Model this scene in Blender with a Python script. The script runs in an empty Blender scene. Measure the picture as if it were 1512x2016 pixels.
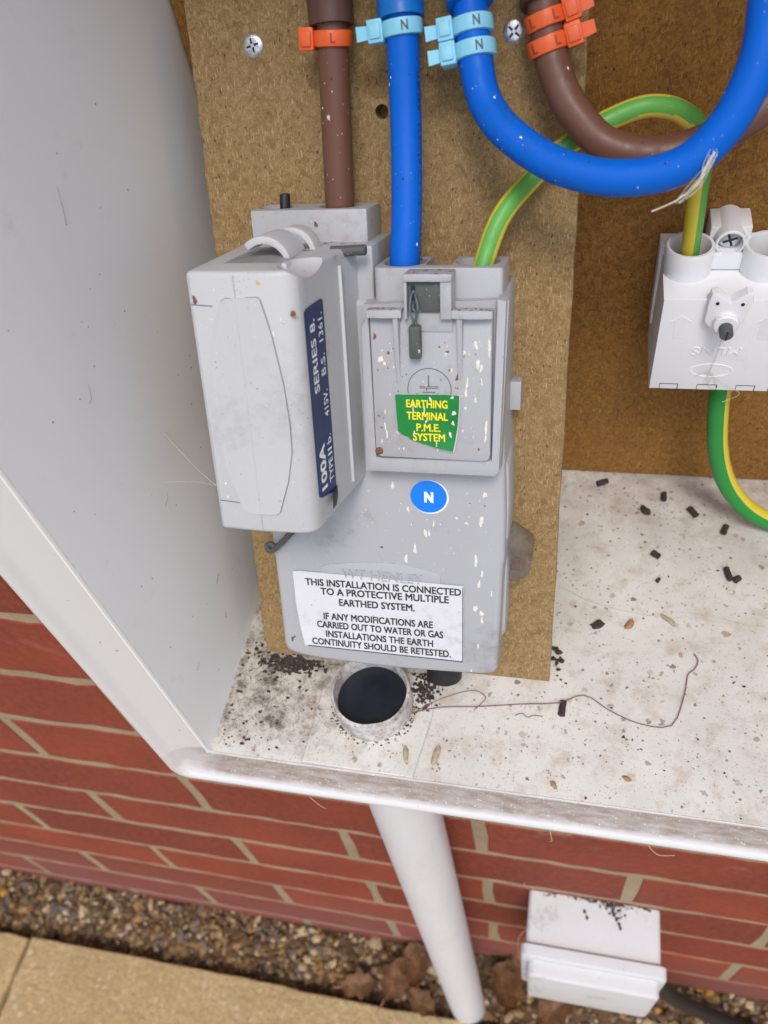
import bpy, bmesh, math, random
from mathutils import Matrix, Vector
random.seed(7)
sc = bpy.context.scene
COL = sc.collection
MM = 0.001

# ------------------------------------------------------------------ camera
def cam_axes(yaw, pit, rol):
    r = Vector((math.cos(yaw), math.sin(yaw), 0))
    f = Vector((-math.sin(yaw)*math.cos(pit), math.cos(yaw)*math.cos(pit), -math.sin(pit)))
    u = r.cross(f)
    return (math.cos(rol)*r + math.sin(rol)*u, -math.sin(rol)*r + math.cos(rol)*u, f)
cd = bpy.data.cameras.new('camera'); cam = bpy.data.objects.new('camera', cd); COL.objects.link(cam)
R_, U_, F_ = cam_axes(*[math.radians(a) for a in (20.14045557, 50.40984158, -12.08049716)])
CAMP = Vector((385.0906, -185.8962, 580.0453)) * MM
cam.matrix_world = Matrix(((R_.x, U_.x, -F_.x, CAMP.x), (R_.y, U_.y, -F_.y, CAMP.y), (R_.z, U_.z, -F_.z, CAMP.z), (0, 0, 0, 1)))
cd.sensor_fit = 'VERTICAL'; cd.sensor_height = 24.0; cd.sensor_width = 18.0
cd.lens = 1615.015/2016*24.0
cd.clip_start = 0.01; cd.clip_end = 500
cd.dof.use_dof = True; cd.dof.focus_distance = 0.335; cd.dof.aperture_fstop = cd.lens/2.3
sc.camera = cam

# ------------------------------------------------------------------ light
SUN_AZ = Vector((0.30, -1.0)).normalized(); SUN_EL = math.radians(60)
w = bpy.data.worlds.new('World'); sc.world = w; w.use_nodes = True
nt = w.node_tree; nt.nodes.clear()
sky = nt.nodes.new('ShaderNodeTexSky'); sky.sky_type = 'NISHITA'; sky.sun_disc = False
sky.sun_elevation = SUN_EL; sky.sun_rotation = math.atan2(SUN_AZ.x, SUN_AZ.y)
sky.dust_density = 3.0; sky.air_density = 0.95; sky.ozone_density = 0.6
bg = nt.nodes.new('ShaderNodeBackground'); bg.inputs['Strength'].default_value = 0.15
wo = nt.nodes.new('ShaderNodeOutputWorld')
nt.links.new(sky.outputs[0], bg.inputs[0]); nt.links.new(bg.outputs[0], wo.inputs[0])
sd = bpy.data.lights.new('sun', 'SUN'); sd.energy = 1.0; sd.angle = math.radians(16); sd.color = (1.0, 0.98, 0.955)
sun = bpy.data.objects.new('sun', sd); COL.objects.link(sun)
sdir = Vector((SUN_AZ.x*math.cos(SUN_EL), SUN_AZ.y*math.cos(SUN_EL), math.sin(SUN_EL)))
sun.rotation_euler = sdir.to_track_quat('Z', 'Y').to_euler(); sun.location = sdir*5
vs = sc.view_settings; vs.view_transform = 'Standard'; vs.look = 'None'; vs.exposure = 0.45; vs.gamma = 1.0; vs.use_curve_mapping = False
sc.cycles.max_bounces = 8; sc.cycles.diffuse_bounces = 5

# ------------------------------------------------------------------ materials
class G:
    def __init__(s, name):
        s.m = bpy.data.materials.new(name); s.m.use_nodes = True; s.t = s.m.node_tree; s.t.nodes.clear()
        s.out = s.t.nodes.new('ShaderNodeOutputMaterial'); s.b = s.t.nodes.new('ShaderNodeBsdfPrincipled')
        s.t.links.new(s.b.outputs[0], s.out.inputs[0])
        s.co = s.t.nodes.new('ShaderNodeTexCoord').outputs['Object']
    def L(s, a, b): s.t.links.new(a, b)
    def n(s, typ, ins=None, **kw):
        x = s.t.nodes.new('ShaderNode'+typ)
        for k, v in kw.items(): setattr(x, k, v)
        for k, v in (ins or {}).items():
            i = x.inputs[k]
            if hasattr(v, 'links') or isinstance(v, bpy.types.NodeSocket): s.L(v, i)
            else: i.default_value = v
        return x
    def vec(s, scale=(1, 1, 1), rot=(0, 0, 0)):
        return s.n('Mapping', {'Vector': s.co, 'Scale': scale, 'Rotation': rot}).outputs[0]
    def noise(s, scale, detail=4, rough=.55, vec=None, dist=0):
        return s.n('TexNoise', {'Vector': vec or s.co, 'Scale': scale, 'Detail': detail, 'Roughness': rough, 'Distortion': dist}).outputs[0]
    def ramp(s, fac, a, b, va=0.0, vb=1.0):
        return s.n('MapRange', {'Value': fac, 'From Min': a, 'From Max': b, 'To Min': va, 'To Max': vb}, clamp=True).outputs[0]
    def math(s, op, a, b=0.0):
        return s.n('Math', {0: a, 1: b}, operation=op).outputs[0]
    def mix(s, fac, a, b, mode='MIX'):
        x = s.t.nodes.new('ShaderNodeMix'); x.data_type = 'RGBA'; x.blend_type = mode
        for i, v in ((0, fac), (6, a), (7, b)):
            if isinstance(v, bpy.types.NodeSocket): s.L(v, x.inputs[i])
            else: x.inputs[i].default_value = v if i == 0 else (*v[:3], 1)
        return x.outputs[2]
    def specks(s, scale, size, keep, vec=None, soft=.35):
        w_ = s.n('TexNoise', {'Vector': vec or s.co, 'Scale': scale*2.2, 'Detail': 3.0, 'Roughness': .6})
        w_ = s.n('VectorMath', {0: w_.outputs['Color'], 1: (.5, .5, .5)}, operation='SUBTRACT').outputs[0]
        sv = s.n('VectorMath', {0: w_, 'Scale': 1.1*size/scale*3}, operation='SCALE').outputs[0]
        vv = s.n('VectorMath', {0: vec or s.co, 1: sv}, operation='ADD').outputs[0]
        v = s.n('TexVoronoi', {'Vector': vv, 'Scale': scale, 'Randomness': 1.0})
        c = s.n('SeparateColor', {0: v.outputs['Color']})
        on = s.math('LESS_THAN', c.outputs[0], keep)
        rad = s.ramp(c.outputs[1], 0, 1, size*.45, size*1.25)
        d = s.math('SUBTRACT', rad, v.outputs['Distance'])
        return s.math('MULTIPLY', on, s.ramp(d, 0, size*soft))
    def bump(s, h, strength=.3, dist=.0005):
        x = s.n('Bump', {'Height': h, 'Strength': strength, 'Distance': dist}); s.L(x.outputs[0], s.b.inputs['Normal'])
    def col(s, c):
        if isinstance(c, bpy.types.NodeSocket): s.L(c, s.b.inputs['Base Color'])
        else: s.b.inputs['Base Color'].default_value = (*c[:3], 1)
    def set(s, **kw):
        for k, v in kw.items():
            i = s.b.inputs[k.replace('_', ' ')]
            if isinstance(v, bpy.types.NodeSocket): s.L(v, i)
            else: i.default_value = v
    def sep(s):
        return s.n('SeparateXYZ', {0: s.co}).outputs

def srgb(r, g, b):
    f = lambda c: c/12.92 if c <= .04045 else ((c+.055)/1.055)**2.4
    return (f(r/255), f(g/255), f(b/255))

def plastic(name, c, rough=.45, dirt=.25, dirtcol=(.16, .13, .10), speck=.25, bump=.12, light=.0, spec=.4):
    g = G(name)
    n1 = g.noise(28, 5); n2 = g.noise(260, 4, .6); 
    k = g.mix(g.ramp(n1, .3, .7, 0, .16), c, tuple(x*.78 for x in c))
    k = g.mix(g.ramp(g.math('MULTIPLY', n2, g.ramp(n1, .35, .75)), .28, .55, 0, dirt), k, dirtcol)
    cl = g.ramp(g.noise(45, 3), .42, .62, .1, 1)
    k = g.mix(g.math('MULTIPLY', g.math('MULTIPLY', g.specks(520, .17, speck*.5), cl), .7), k, (.07, .055, .045))
    k = g.mix(g.math('MULTIPLY', g.math('MULTIPLY', g.specks(1300, .24, speck), cl), .55), k, (.12, .10, .08))
    k = g.mix(g.math('MULTIPLY', g.specks(900, .2, speck*.35), .6), k, (.7, .69, .64))
    if light: k = g.mix(g.math('MULTIPLY', g.specks(300, .2, light), .8), k, (.75, .74, .68))
    g.col(k); g.set(Roughness=g.ramp(n2, .3, .7, rough-.08, rough+.12)); g.b.inputs['Specular IOR Level'].default_value = spec
    g.bump(g.noise(900, 3), bump, .0003)
    return g.m

def simple(name, c, rough=.5, metal=0.0, var=.15, scale=200, bump=0):
    g = G(name); n = g.noise(scale, 4)
    g.col(g.mix(g.ramp(n, .3, .7), tuple(x*(1-var) for x in c), tuple(min(1, x*(1+var)) for x in c)))
    g.set(Roughness=rough, Metallic=metal)
    if bump: g.bump(n, bump, .0005)
    return g.m

def board_mat(name, a, b, dark, lightc):
    g = G(name)
    big = g.noise(9, 3); mid = g.noise(330, 6, .8, dist=1.2); fine = g.noise(1700, 3, .7)
    k = g.mix(g.ramp(mid, .40, .60), a, b)
    k = g.mix(g.ramp(fine, .38, .68, 0, .5), k, dark)
    k = g.mix(g.ramp(big, .3, .7, 0, .3), k, tuple(x*.74 for x in a))
    for i, (sx, rot) in enumerate(((.22, .4), (.2, 1.9), (.25, 2.7), (.2, 1.1))):
        v = g.vec((1, 1, sx), (0, rot, 0))
        k = g.mix(g.math('MULTIPLY', g.specks(850+210*i, .27, .5, v, .9), .5), k, lightc)
        v = g.vec((1, 1, .45), (0, rot+.5, 0))
        k = g.mix(g.math('MULTIPLY', g.specks(620+190*i, .24, .14, v, .8), .85), k, tuple(x*.3 for x in dark))
    g.col(k); g.set(Roughness=.88); g.b.inputs['Specular IOR Level'].default_value = .2
    g.bump(g.math('ADD', mid, g.math('MULTIPLY', fine, .6)), .5, .0006)
    return g.m

M = {}
M['grey'] = plastic('grey_plastic', srgb(172, 174, 178), .42, .36, speck=.3)
M['greyfront'] = plastic('grey_plastic_weathered', srgb(187, 189, 191), .5, .2, speck=.3)
M['white'] = plastic('white_plastic', srgb(228, 229, 232), .4, .08, speck=.07)
M['jb'] = plastic('white_weathered_plastic', srgb(204, 205, 206), .6, .6, (.3, .27, .24), speck=.3)
g = G('grimy_white_plastic'); k = g.mix(g.ramp(g.noise(110, 8, .75), .42, .62, 0, .85), srgb(206, 203, 200), srgb(120, 104, 90)); k = g.mix(g.math('MULTIPLY', g.specks(500, .26, .5), .8), k, srgb(66, 54, 46)); g.col(k); g.set(Roughness=.65); g.bump(g.noise(300, 6), .5, .001); M['collar'] = g.m
M['shade_line'] = simple('grey_shade_line', srgb(118, 118, 122), .7, 0, .3, 400)
M['pipe'] = plastic('white_pipe_plastic', srgb(216, 217, 220), .38, .08, speck=.02)
M['board'] = board_mat('pale_chipboard', srgb(172, 146, 104), srgb(130, 104, 68), srgb(88, 66, 40), srgb(204, 182, 140))
M['brown_board'] = board_mat('brown_chipboard', srgb(166, 121, 63), srgb(120, 82, 40), srgb(80, 52, 23), srgb(194, 154, 96))
M['blue'] = plastic('blue_insulation', srgb(0, 97, 204), .46, .3, (.01, .06, .2), speck=.25, bump=.1, light=.02, spec=.22)
M['blue_sheath'] = plastic('blue_sheath', srgb(8, 110, 192), .42, .1, speck=.03, bump=.05)
M['brown'] = plastic('brown_insulation', srgb(106, 72, 57), .45, .3, (.2, .16, .13), speck=.15, bump=.1, light=.06)
M['brown_sheath'] = plastic('brown_sheath', srgb(88, 61, 52), .5, .15, speck=.03, bump=.05)
M['green'] = plastic('green_insulation', srgb(98, 168, 76), .42, .4, (.05, .07, .03), speck=.2, bump=.05)
M['green_deep'] = plastic('deep_green_insulation', srgb(40, 140, 60), .4, .3, (.05, .07, .03), speck=.2, bump=.05)
M['yellow'] = plastic('yellow_insulation', srgb(214, 194, 66), .42, .3, (.1, .07, .03), speck=.2, bump=.05)
M['orange'] = simple('orange_nylon', srgb(226, 96, 40), .45, 0, .06)
M['cyan'] = simple('pale_blue_nylon', srgb(136, 208, 232), .45, 0, .05)
M['zinc'] = simple('zinc_screw', (.62, .63, .66), .38, .9, .3, 500, .3)
M['slot'] = simple('dark_recess', (.03, .035, .05), .5, .5)
M['black'] = simple('black_plastic', (.012, .012, .013), .5, 0, .3, 300)
M['duct_shade'] = simple('painted_duct_shade', (.012, .015, .022), .3, 0, .4, 60)
M['lead'] = plastic('lead_seal', (.085, .092, .088), .5, .6, (.05, .045, .035), speck=.6, bump=.5, light=.35)
M['wire'] = simple('sealing_wire', (.18, .2, .22), .45, .6, .3, 800)
M['navy'] = simple('navy_label', srgb(26, 44, 92), .45, 0, .12, 120)
M['ink_white'] = simple('white_print', srgb(236, 238, 240), .5, 0, .03)
M['ink_black'] = simple('black_print', srgb(44, 44, 46), .6, 0, .25, 700)
M['ink_grey'] = simple('grey_print', srgb(88, 92, 108), .6, 0, .2, 700)
M['ink_yellow'] = simple('yellow_print', srgb(238, 226, 40), .5, 0, .05)
M['ink_red'] = simple('dull_red_print', srgb(150, 60, 35), .5, 0, .1)
M['sticker_green'] = simple('green_sticker', srgb(14, 128, 52), .4, 0, .12, 150)
M['sticker_blue'] = simple('blue_sticker', srgb(0, 122, 232), .45, 0, .04, 150)
M['paper'] = plastic('white_paper_label', srgb(212, 214, 218), .6, .3, speck=.12)
M['splat'] = simple('chalky_white_dropping', srgb(222, 220, 208), .85, 0, .1, 600)
M['rust'] = simple('brown_spot', srgb(122, 84, 58), .8, 0, .35, 900)
M['ochre'] = simple('ochre_spot', srgb(190, 160, 96), .8, 0, .3, 900)
M['pellet'] = simple('dark_pellet', srgb(58, 44, 42), .85, 0, .4, 900, .6)
M['soil'] = simple('dark_soil', srgb(62, 52, 46), .95, 0, .6, 700, .8)
M['dust'] = simple('grey_brown_dust', srgb(132, 120, 106), .95, 0, .35, 500)
M['cocoon'] = simple('dry_cocoon', srgb(170, 155, 128), .85, 0, .3, 500, .5)
M['tendril'] = simple('dry_reddish_tendril', srgb(132, 92, 88), .7, 0, .3, 300)
M['straw'] = simple('dry_grass', srgb(190, 160, 120), .8, 0, .2, 300)
M['web'] = simple('cobweb', srgb(205, 200, 190), .9, 0, .2, 400)
M['mortar'] = None

g = G('clear_plastic'); g.col(g.mix(g.ramp(g.noise(120, 4), .45, .7), (.5, .51, .53), (.3, .25, .2))); g.set(Roughness=.25, Transmission_Weight=.75, IOR=1.3); g.b.inputs['Alpha'].default_value = .48; M['clear'] = g.m

# white box shell: clean gloss paint with hairline marks
g = G('white_box_shell'); n1 = g.noise(5, 4); n2 = g.noise(120, 4)
k = g.mix(g.ramp(n1, .3, .7, 0, .12), srgb(246, 247, 247), srgb(236, 236, 235))
k = g.mix(g.math('MULTIPLY', g.specks(42, .05, .35, g.vec((1, 1.3, .6))), .6), k, (.2, .18, .16))
k = g.mix(g.math('MULTIPLY', g.specks(150, .07, .10), .75), k, (.12, .10, .09))
k = g.mix(g.ramp(g.noise(60, 6, .7), .62, .8, 0, .22), k, (.4, .38, .34))
g.col(k); g.set(Roughness=.4); g.bump(n2, .04, .0005); M['shell'] = g.m

# lip: same white with brown grime lying in the channel
g = G('white_flange'); S = g.sep(); n2 = g.noise(240, 6, .7, g.vec((.35, 1, 1)))
k = g.mix(g.ramp(g.noise(8, 3), .3, .7, 0, .1), srgb(214, 214, 214), srgb(198, 197, 194))
chan = g.math('MULTIPLY', g.ramp(S[2], .0278, .0262), g.ramp(S[2], .0050, .0068))
chan = g.math('MULTIPLY', chan, g.ramp(S[0], .004, .03, .15, 1))
k = g.mix(g.math('MULTIPLY', chan, g.ramp(n2, .3, .62, .4, .95)), k, srgb(146, 130, 120))
k = g.mix(g.math('MULTIPLY', g.math('MULTIPLY', chan, g.specks(700, .3, .45)), .8), k, srgb(225, 220, 205))
k = g.mix(g.math('MULTIPLY', g.specks(240, .15, .18), .5), k, srgb(120, 95, 75))
g.col(k); g.set(Roughness=.36); M['flange'] = g.m

# box floor: off-white, speckled and stained. object coords: metres from floor corner (x right, y into wall)
g = G('grimy_white_floor'); S = g.sep()
k = g.mix(g.ramp(g.noise(14, 5, .6), .3, .7), srgb(218, 216, 210), srgb(196, 193, 185))
k = g.mix(g.ramp(g.noise(75, 6, .7), .5, .72, 0, .65), k, srgb(168, 150, 128))
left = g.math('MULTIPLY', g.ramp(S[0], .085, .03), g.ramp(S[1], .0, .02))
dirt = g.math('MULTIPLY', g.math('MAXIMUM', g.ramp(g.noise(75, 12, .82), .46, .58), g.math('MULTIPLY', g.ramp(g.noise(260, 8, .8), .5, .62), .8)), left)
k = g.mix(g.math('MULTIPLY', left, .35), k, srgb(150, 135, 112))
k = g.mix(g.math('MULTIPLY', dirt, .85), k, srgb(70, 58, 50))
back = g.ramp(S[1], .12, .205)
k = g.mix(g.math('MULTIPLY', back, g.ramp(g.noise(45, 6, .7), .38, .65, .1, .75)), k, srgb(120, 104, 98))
for sca, siz, keep, c, a in ((160, .22, .5, srgb(96, 76, 62), .8), (420, .26, .42, srgb(70, 58, 52), .85), (900, .25, .4, srgb(86, 70, 60), .7), (95, .17, .4, srgb(150, 118, 84), .7), (240, .2, .25, srgb(60, 45, 36), .9), (1500, .28, .4, srgb(110, 84, 62), .7), (52, .16, .5, srgb(176, 150, 122), .6)):
    k = g.mix(g.math('MULTIPLY', g.math('MULTIPLY', g.specks(sca, siz, keep), g.ramp(g.noise(30+sca*.1, 3), .35, .6, .25, 1)), a), k, c)
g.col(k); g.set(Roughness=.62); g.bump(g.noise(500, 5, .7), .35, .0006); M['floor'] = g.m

g = G('brick_face'); oi = g.n('ObjectInfo'); 
pos = g.n('NewGeometry').outputs['Position']; PZ = g.n('SeparateXYZ', {0: pos}).outputs
nb = g.n('TexNoise', {'Vector': pos, 'Scale': 9, 'Detail': 5}).outputs[0]; nf = g.n('TexNoise', {'Vector': pos, 'Scale': 160, 'Detail': 6, 'Roughness': .7}).outputs[0]
rv = oi.outputs['Random']
k = g.mix(rv, srgb(148, 64, 40), srgb(118, 48, 31))
k = g.mix(g.ramp(nb, .35, .62, 0, .6), k, srgb(102, 40, 30))
k = g.mix(g.ramp(nf, .42, .7, 0, .5), k, srgb(160, 80, 54))
k = g.mix(g.ramp(g.n('TexNoise', {'Vector': pos, 'Scale': 420, 'Detail': 3}).outputs[0], .6, .75, 0, .6), k, srgb(100, 38, 32))
bl = g.math('MULTIPLY', g.ramp(PZ[2], -.27, -.43), g.ramp(nb, .3, .6, .3, 1))
bp = g.n('TexNoise', {'Vector': pos, 'Scale': 14, 'Detail': 6, 'Roughness': .65, 'Distortion': .5}).outputs[0]
k = g.mix(g.math('MULTIPLY', bl, .45), k, srgb(150, 104, 100))
k = g.mix(g.ramp(bp, .64, .8, 0, .5), k, srgb(185, 140, 136))
g.col(k); g.set(Roughness=.85); g.bump(nf, .45, .0012); M['brick'] = g.m

g = G('sand_mortar'); nf = g.noise(300, 6, .75); nb = g.noise(25, 4)
k = g.mix(g.ramp(nb, .3, .7), srgb(184, 168, 136), srgb(160, 144, 114)); k = g.mix(g.ramp(nf, .35, .7, 0, .55), k, srgb(140, 122, 96))
g.col(k); g.set(Roughness=.95); g.bump(nf, .9, .002); M['mortar'] = g.m

g = G('buff_paving'); nf = g.noise(160, 6, .75); nb = g.noise(14, 4)
k = g.mix(g.ramp(nb, .3, .7), srgb(236, 213, 160), srgb(216, 189, 135)); k = g.mix(g.ramp(nf, .35, .68, 0, .6), k, srgb(150, 124, 82))
k = g.mix(g.math('MULTIPLY', g.specks(110, .34, .5), .7), k, srgb(236, 222, 184)); k = g.mix(g.math('MULTIPLY', g.specks(210, .22, .2), .7), k, srgb(110, 88, 60))
g.col(k); g.set(Roughness=.92); g.bump(nf, 1.0, .006); M['paving'] = g.m

g = G('brown_earth'); nf = g.noise(120, 6, .75); k = g.mix(g.ramp(nf, .3, .7), srgb(70, 52, 36), srgb(112, 86, 58)); g.col(k); g.set(Roughness=.95); g.bump(nf, 1, .004); M['earth'] = g.m
def stone_mat(name, a, b):
    g = G(name); k = g.mix(g.ramp(g.noise(130, 4), .3, .7), a, b); k = g.mix(g.ramp(g.noise(700, 4), .4, .7, 0, .4), k, tuple(x*.5 for x in b)); g.col(k); g.set(Roughness=.75); return g.m
STONES = [stone_mat('tan_gravel', srgb(160, 130, 84), srgb(116, 88, 52)), stone_mat('brown_gravel', srgb(108, 78, 46), srgb(74, 52, 30)), stone_mat('grey_gravel', srgb(118, 106, 92), srgb(82, 72, 62)), stone_mat('pale_gravel', srgb(196, 178, 144), srgb(160, 138, 104)), stone_mat('ochre_gravel', srgb(196, 146, 54), srgb(150, 106, 40))]
g = G('dry_leaf'); k = g.mix(g.ramp(g.noise(60, 5), .3, .7), srgb(188, 146, 108), srgb(128, 90, 60)); k = g.mix(g.ramp(g.noise(400, 4), .4, .7, 0, .5), k, srgb(66, 44, 30)); g.col(k); g.set(Roughness=.7); M['leaf'] = g.m

# ------------------------------------------------------------------ building helpers (coordinates in millimetres)
TILT = math.atan(.47)
WORLD = Matrix.Identity(4)
BOARD = Matrix.Translation(Vector((0, 6, 205))*MM) @ Matrix.Rotation(-TILT, 4, 'X')   # local: x right, -y out of the board, z up the board
BASE = {}
def Wb(u, v, n):   # board coordinates -> world mm
    return (BOARD @ (Vector((u, -n, v))*MM))/MM

def finish(bm, base, mat, name, smooth=35):
    me = bpy.data.meshes.new(name)
    b = Vector(base)
    for v in bm.verts: v.co = (v.co-b)*MM
    bmesh.ops.recalc_face_normals(bm, faces=bm.faces[:])
    bm.to_mesh(me); bm.free()
    for m in (mat if isinstance(mat, (list, tuple)) else [mat]): me.materials.append(m)
    if smooth:
        me.polygons.foreach_set('use_smooth', [True]*len(me.polygons)); me.set_sharp_from_angle(angle=math.radians(smooth))
    return me
def tag(o, label, cat, group=None):
    o['label'] = label; o['category'] = cat
    if group: o['group'] = group
    return o
def thing(name, label, cat, base, frame=WORLD, group=None, kind=None):
    o = bpy.data.objects.new(name, None); COL.objects.link(o); o.empty_display_size = .01
    o.matrix_world = frame @ Matrix.Translation(Vector(base)*MM); BASE[o.name] = tuple(base)
    if kind: o['kind'] = kind
    if label: tag(o, label, cat, group)
    return o
def part(name, bm, mat, parent, smooth=35, kind=None, label=None):
    base = BASE[parent.name]
    o = bpy.data.objects.new(name, finish(bm, base, mat, name, smooth)); COL.objects.link(o); o.parent = parent
    BASE[o.name] = base
    if kind: o['kind'] = kind
    if label: o['label'] = label
    return o
def solo(name, bm, mat, label, cat, base, frame=WORLD, group=None, smooth=35, kind=None):
    o = bpy.data.objects.new(name, finish(bm, base, mat, name, smooth)); COL.objects.link(o)
    o.matrix_world = frame @ Matrix.Translation(Vector(base)*MM); BASE[o.name] = tuple(base)
    if kind: o['kind'] = kind
    if cat: tag(o, label, cat, group)
    return o

def bevel(bm, geom_edges, off, seg=2):
    if off > 0: bmesh.ops.bevel(bm, geom=geom_edges, offset=off, segments=seg, profile=.5, affect='EDGES', clamp_overlap=True)
def box(x0, x1, y0, y1, z0, z1, bev=0, seg=2, bm=None):
    t = bmesh.new()
    bmesh.ops.create_cube(t, size=1)
    for v in t.verts: v.co = Vector(((x0+x1)/2+v.co.x*(x1-x0), (y0+y1)/2+v.co.y*(y1-y0), (z0+z1)/2+v.co.z*(z1-z0)))
    bevel(t, t.edges[:], bev, seg)
    return join(bm, t)
def join(bm, t):
    if bm is None: return t
    me = bpy.data.meshes.new('tmp'); t.to_mesh(me); t.free(); bm.from_mesh(me); bpy.data.meshes.remove(me); return bm
def prism(pts, a, b, axis='Y', bev=0, seg=2, bm=None, bev_sides=False, f=None):
    """outline pts in the plane across axis, pushed from a to b.  Y: (x,z)  Z: (x,y)  X: (y,z)"""
    def P(p, t):
        return {'Y': Vector((p[0], t, p[1])), 'Z': Vector((p[0], p[1], t)), 'X': Vector((t, p[0], p[1]))}[axis]
    t = bmesh.new()
    A = [t.verts.new(P(p, a)) for p in pts]; B = [t.verts.new(P(p, b)) for p in pts]
    n = len(pts); t.faces.new(A); t.faces.new(B[::-1])
    for i in range(n): t.faces.new((A[i], B[i], B[(i+1) % n], A[(i+1) % n]))
    bmesh.ops.recalc_face_normals(t, faces=t.faces[:])
    if bev:
        vs_ = set(B); es = [e for e in t.edges if (e.verts[0] in vs_ and e.verts[1] in vs_) or bev_sides]
        bevel(t, es, bev, seg)
    if f:
        for v in t.verts: v.co = Vector(f(*v.co))
    return join(bm, t)
def rounded(x0, x1, z0, z1, r, k=4):
    rs = r if isinstance(r, (list, tuple)) else [r]*4
    o = []
    for (cx, cz, a0, q) in ((x1-rs[0], z1-rs[0], 0, rs[0]), (x0+rs[1], z1-rs[1], 90, rs[1]), (x0+rs[2], z0+rs[2], 180, rs[2]), (x1-rs[3], z0+rs[3], 270, rs[3])):
        for i in range(k+1):
            a = math.radians(a0+90*i/k); o.append((cx+q*math.cos(a), cz+q*math.sin(a)))
    return o
def circle(cx, cz, r, k=32, ry=None): return [(cx+r*math.cos(2*math.pi*i/k), cz+(ry or r)*math.sin(2*math.pi*i/k)) for i in range(k)]
def smoothpath(pts, sub=8):
    P = [Vector(p) for p in pts]; o = []
    for i in range(len(P)-1):
        p0 = P[max(i-1, 0)]; p1 = P[i]; p2 = P[i+1]; p3 = P[min(i+2, len(P)-1)]
        for j in range(sub):
            t = j/sub
            o.append(.5*((2*p1)+(p2-p0)*t+(2*p0-5*p1+4*p2-p3)*t*t+(3*p1-p0-3*p2+p3)*t**3))
    o.append(P[-1]); return o
def tube(path, r, seg=16, front=Vector((0.05, -1, .35)), bm=None, matfn=None, caps=True, rfn=None):
    t = bmesh.new(); rings = []; n = len(path)
    for i, p in enumerate(path):
        tg = (path[min(i+1, n-1)]-path[max(i-1, 0)]).normalized()
        fr = (front-tg*front.dot(tg)).normalized(); bi = tg.cross(fr)
        rr = rfn(i/(n-1))*r if rfn else r
        rings.append([t.verts.new(p+rr*(math.cos(2*math.pi*j/seg)*fr+math.sin(2*math.pi*j/seg)*bi)) for j in range(seg)])
    for i in range(n-1):
        for j in range(seg):
            f = t.faces.new((rings[i][j], rings[i][(j+1) % seg], rings[i+1][(j+1) % seg], rings[i+1][j]))
            if matfn: f.material_index = matfn(i/(n-1), 360*(j+.5)/seg)
    if caps: t.faces.new(rings[0]); t.faces.new(rings[-1][::-1])
    return join(bm, t)
def lathe(profile, center, axis='Z', seg=32, bm=None):
    """profile (radius, height) revolved; closed if it returns to start"""
    t = bmesh.new(); rings = []
    c = Vector(center)
    for (r, h) in profile:
        ring = []
        for j in range(seg):
            a = 2*math.pi*j/seg; x, y = r*math.cos(a), r*math.sin(a)
            ring.append(t.verts.new(c+{'Z': Vector((x, y, h)), 'Y': Vector((x, -h, y)), 'X': Vector((h, x, y))}[axis]))
        rings.append(ring)
    for i in range(len(rings)-1):
        for j in range(seg): t.faces.new((rings[i][j], rings[i][(j+1) % seg], rings[i+1][(j+1) % seg], rings[i+1][j]))
    if profile[0][0] > 1e-6 and profile[0] != profile[-1]: t.faces.new(rings[0])
    if profile[-1][0] > 1e-6 and profile[0] != profile[-1]: t.faces.new(rings[-1][::-1])
    bmesh.ops.remove_doubles(t, verts=t.verts[:], dist=1e-4)
    return join(bm, t)
def lump(c, r, seed, sub=1, jit=.3, bm=None):
    rnd = random.Random(seed); t = bmesh.new(); bmesh.ops.create_icosphere(t, subdivisions=sub, radius=1)
    for v in t.verts:
        v.co = Vector((v.co.x*r[0], v.co.y*r[1], v.co.z*r[2]))*(1+rnd.uniform(-jit, jit)) + Vector(c)
    return join(bm, t)
def boolean(o, bms):
    """cut holes given as bmeshes in the same mm coordinates as o's"""
    base = Vector(BASE[o.name]); tmp = []
    for b in bms:
        for v in b.verts: v.co = (v.co-base)*MM
        bmesh.ops.recalc_face_normals(b, faces=b.faces[:])
        me = bpy.data.meshes.new('cut'); b.to_mesh(me); b.free(); c = bpy.data.objects.new('cut', me); COL.objects.link(c); c.parent = o.parent
        if o.parent is None: c.matrix_world = o.matrix_world
        else: c.location = o.location
        m = o.modifiers.new('b', 'BOOLEAN'); m.operation = 'DIFFERENCE'; m.object = c; m.solver = 'EXACT'; tmp.append(c)
    bpy.context.view_layer.update()
    dg = bpy.context.evaluated_depsgraph_get()
    me = bpy.data.meshes.new_from_object(o.evaluated_get(dg)); o.modifiers.clear(); o.data = me
    me.polygons.foreach_set('use_smooth', [True]*len(me.polygons)); me.set_sharp_from_angle(angle=math.radians(30))
    for c in tmp: bpy.data.objects.remove(c)
_tc = {}
def text_bm(s, bold=.012, extrude=0):
    cu = bpy.data.curves.new('t', 'FONT'); cu.body = s; cu.offset = bold; cu.extrude = extrude; cu.resolution_u = 3; cu.align_x = 'LEFT'
    o = bpy.data.objects.new('t', cu); COL.objects.link(o); bpy.context.view_layer.update()
    me = bpy.data.meshes.new_from_object(o.evaluated_get(bpy.context.evaluated_depsgraph_get()))
    bpy.data.objects.remove(o); bm = bmesh.new(); bm.from_mesh(me); bpy.data.meshes.remove(me); return bm
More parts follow.
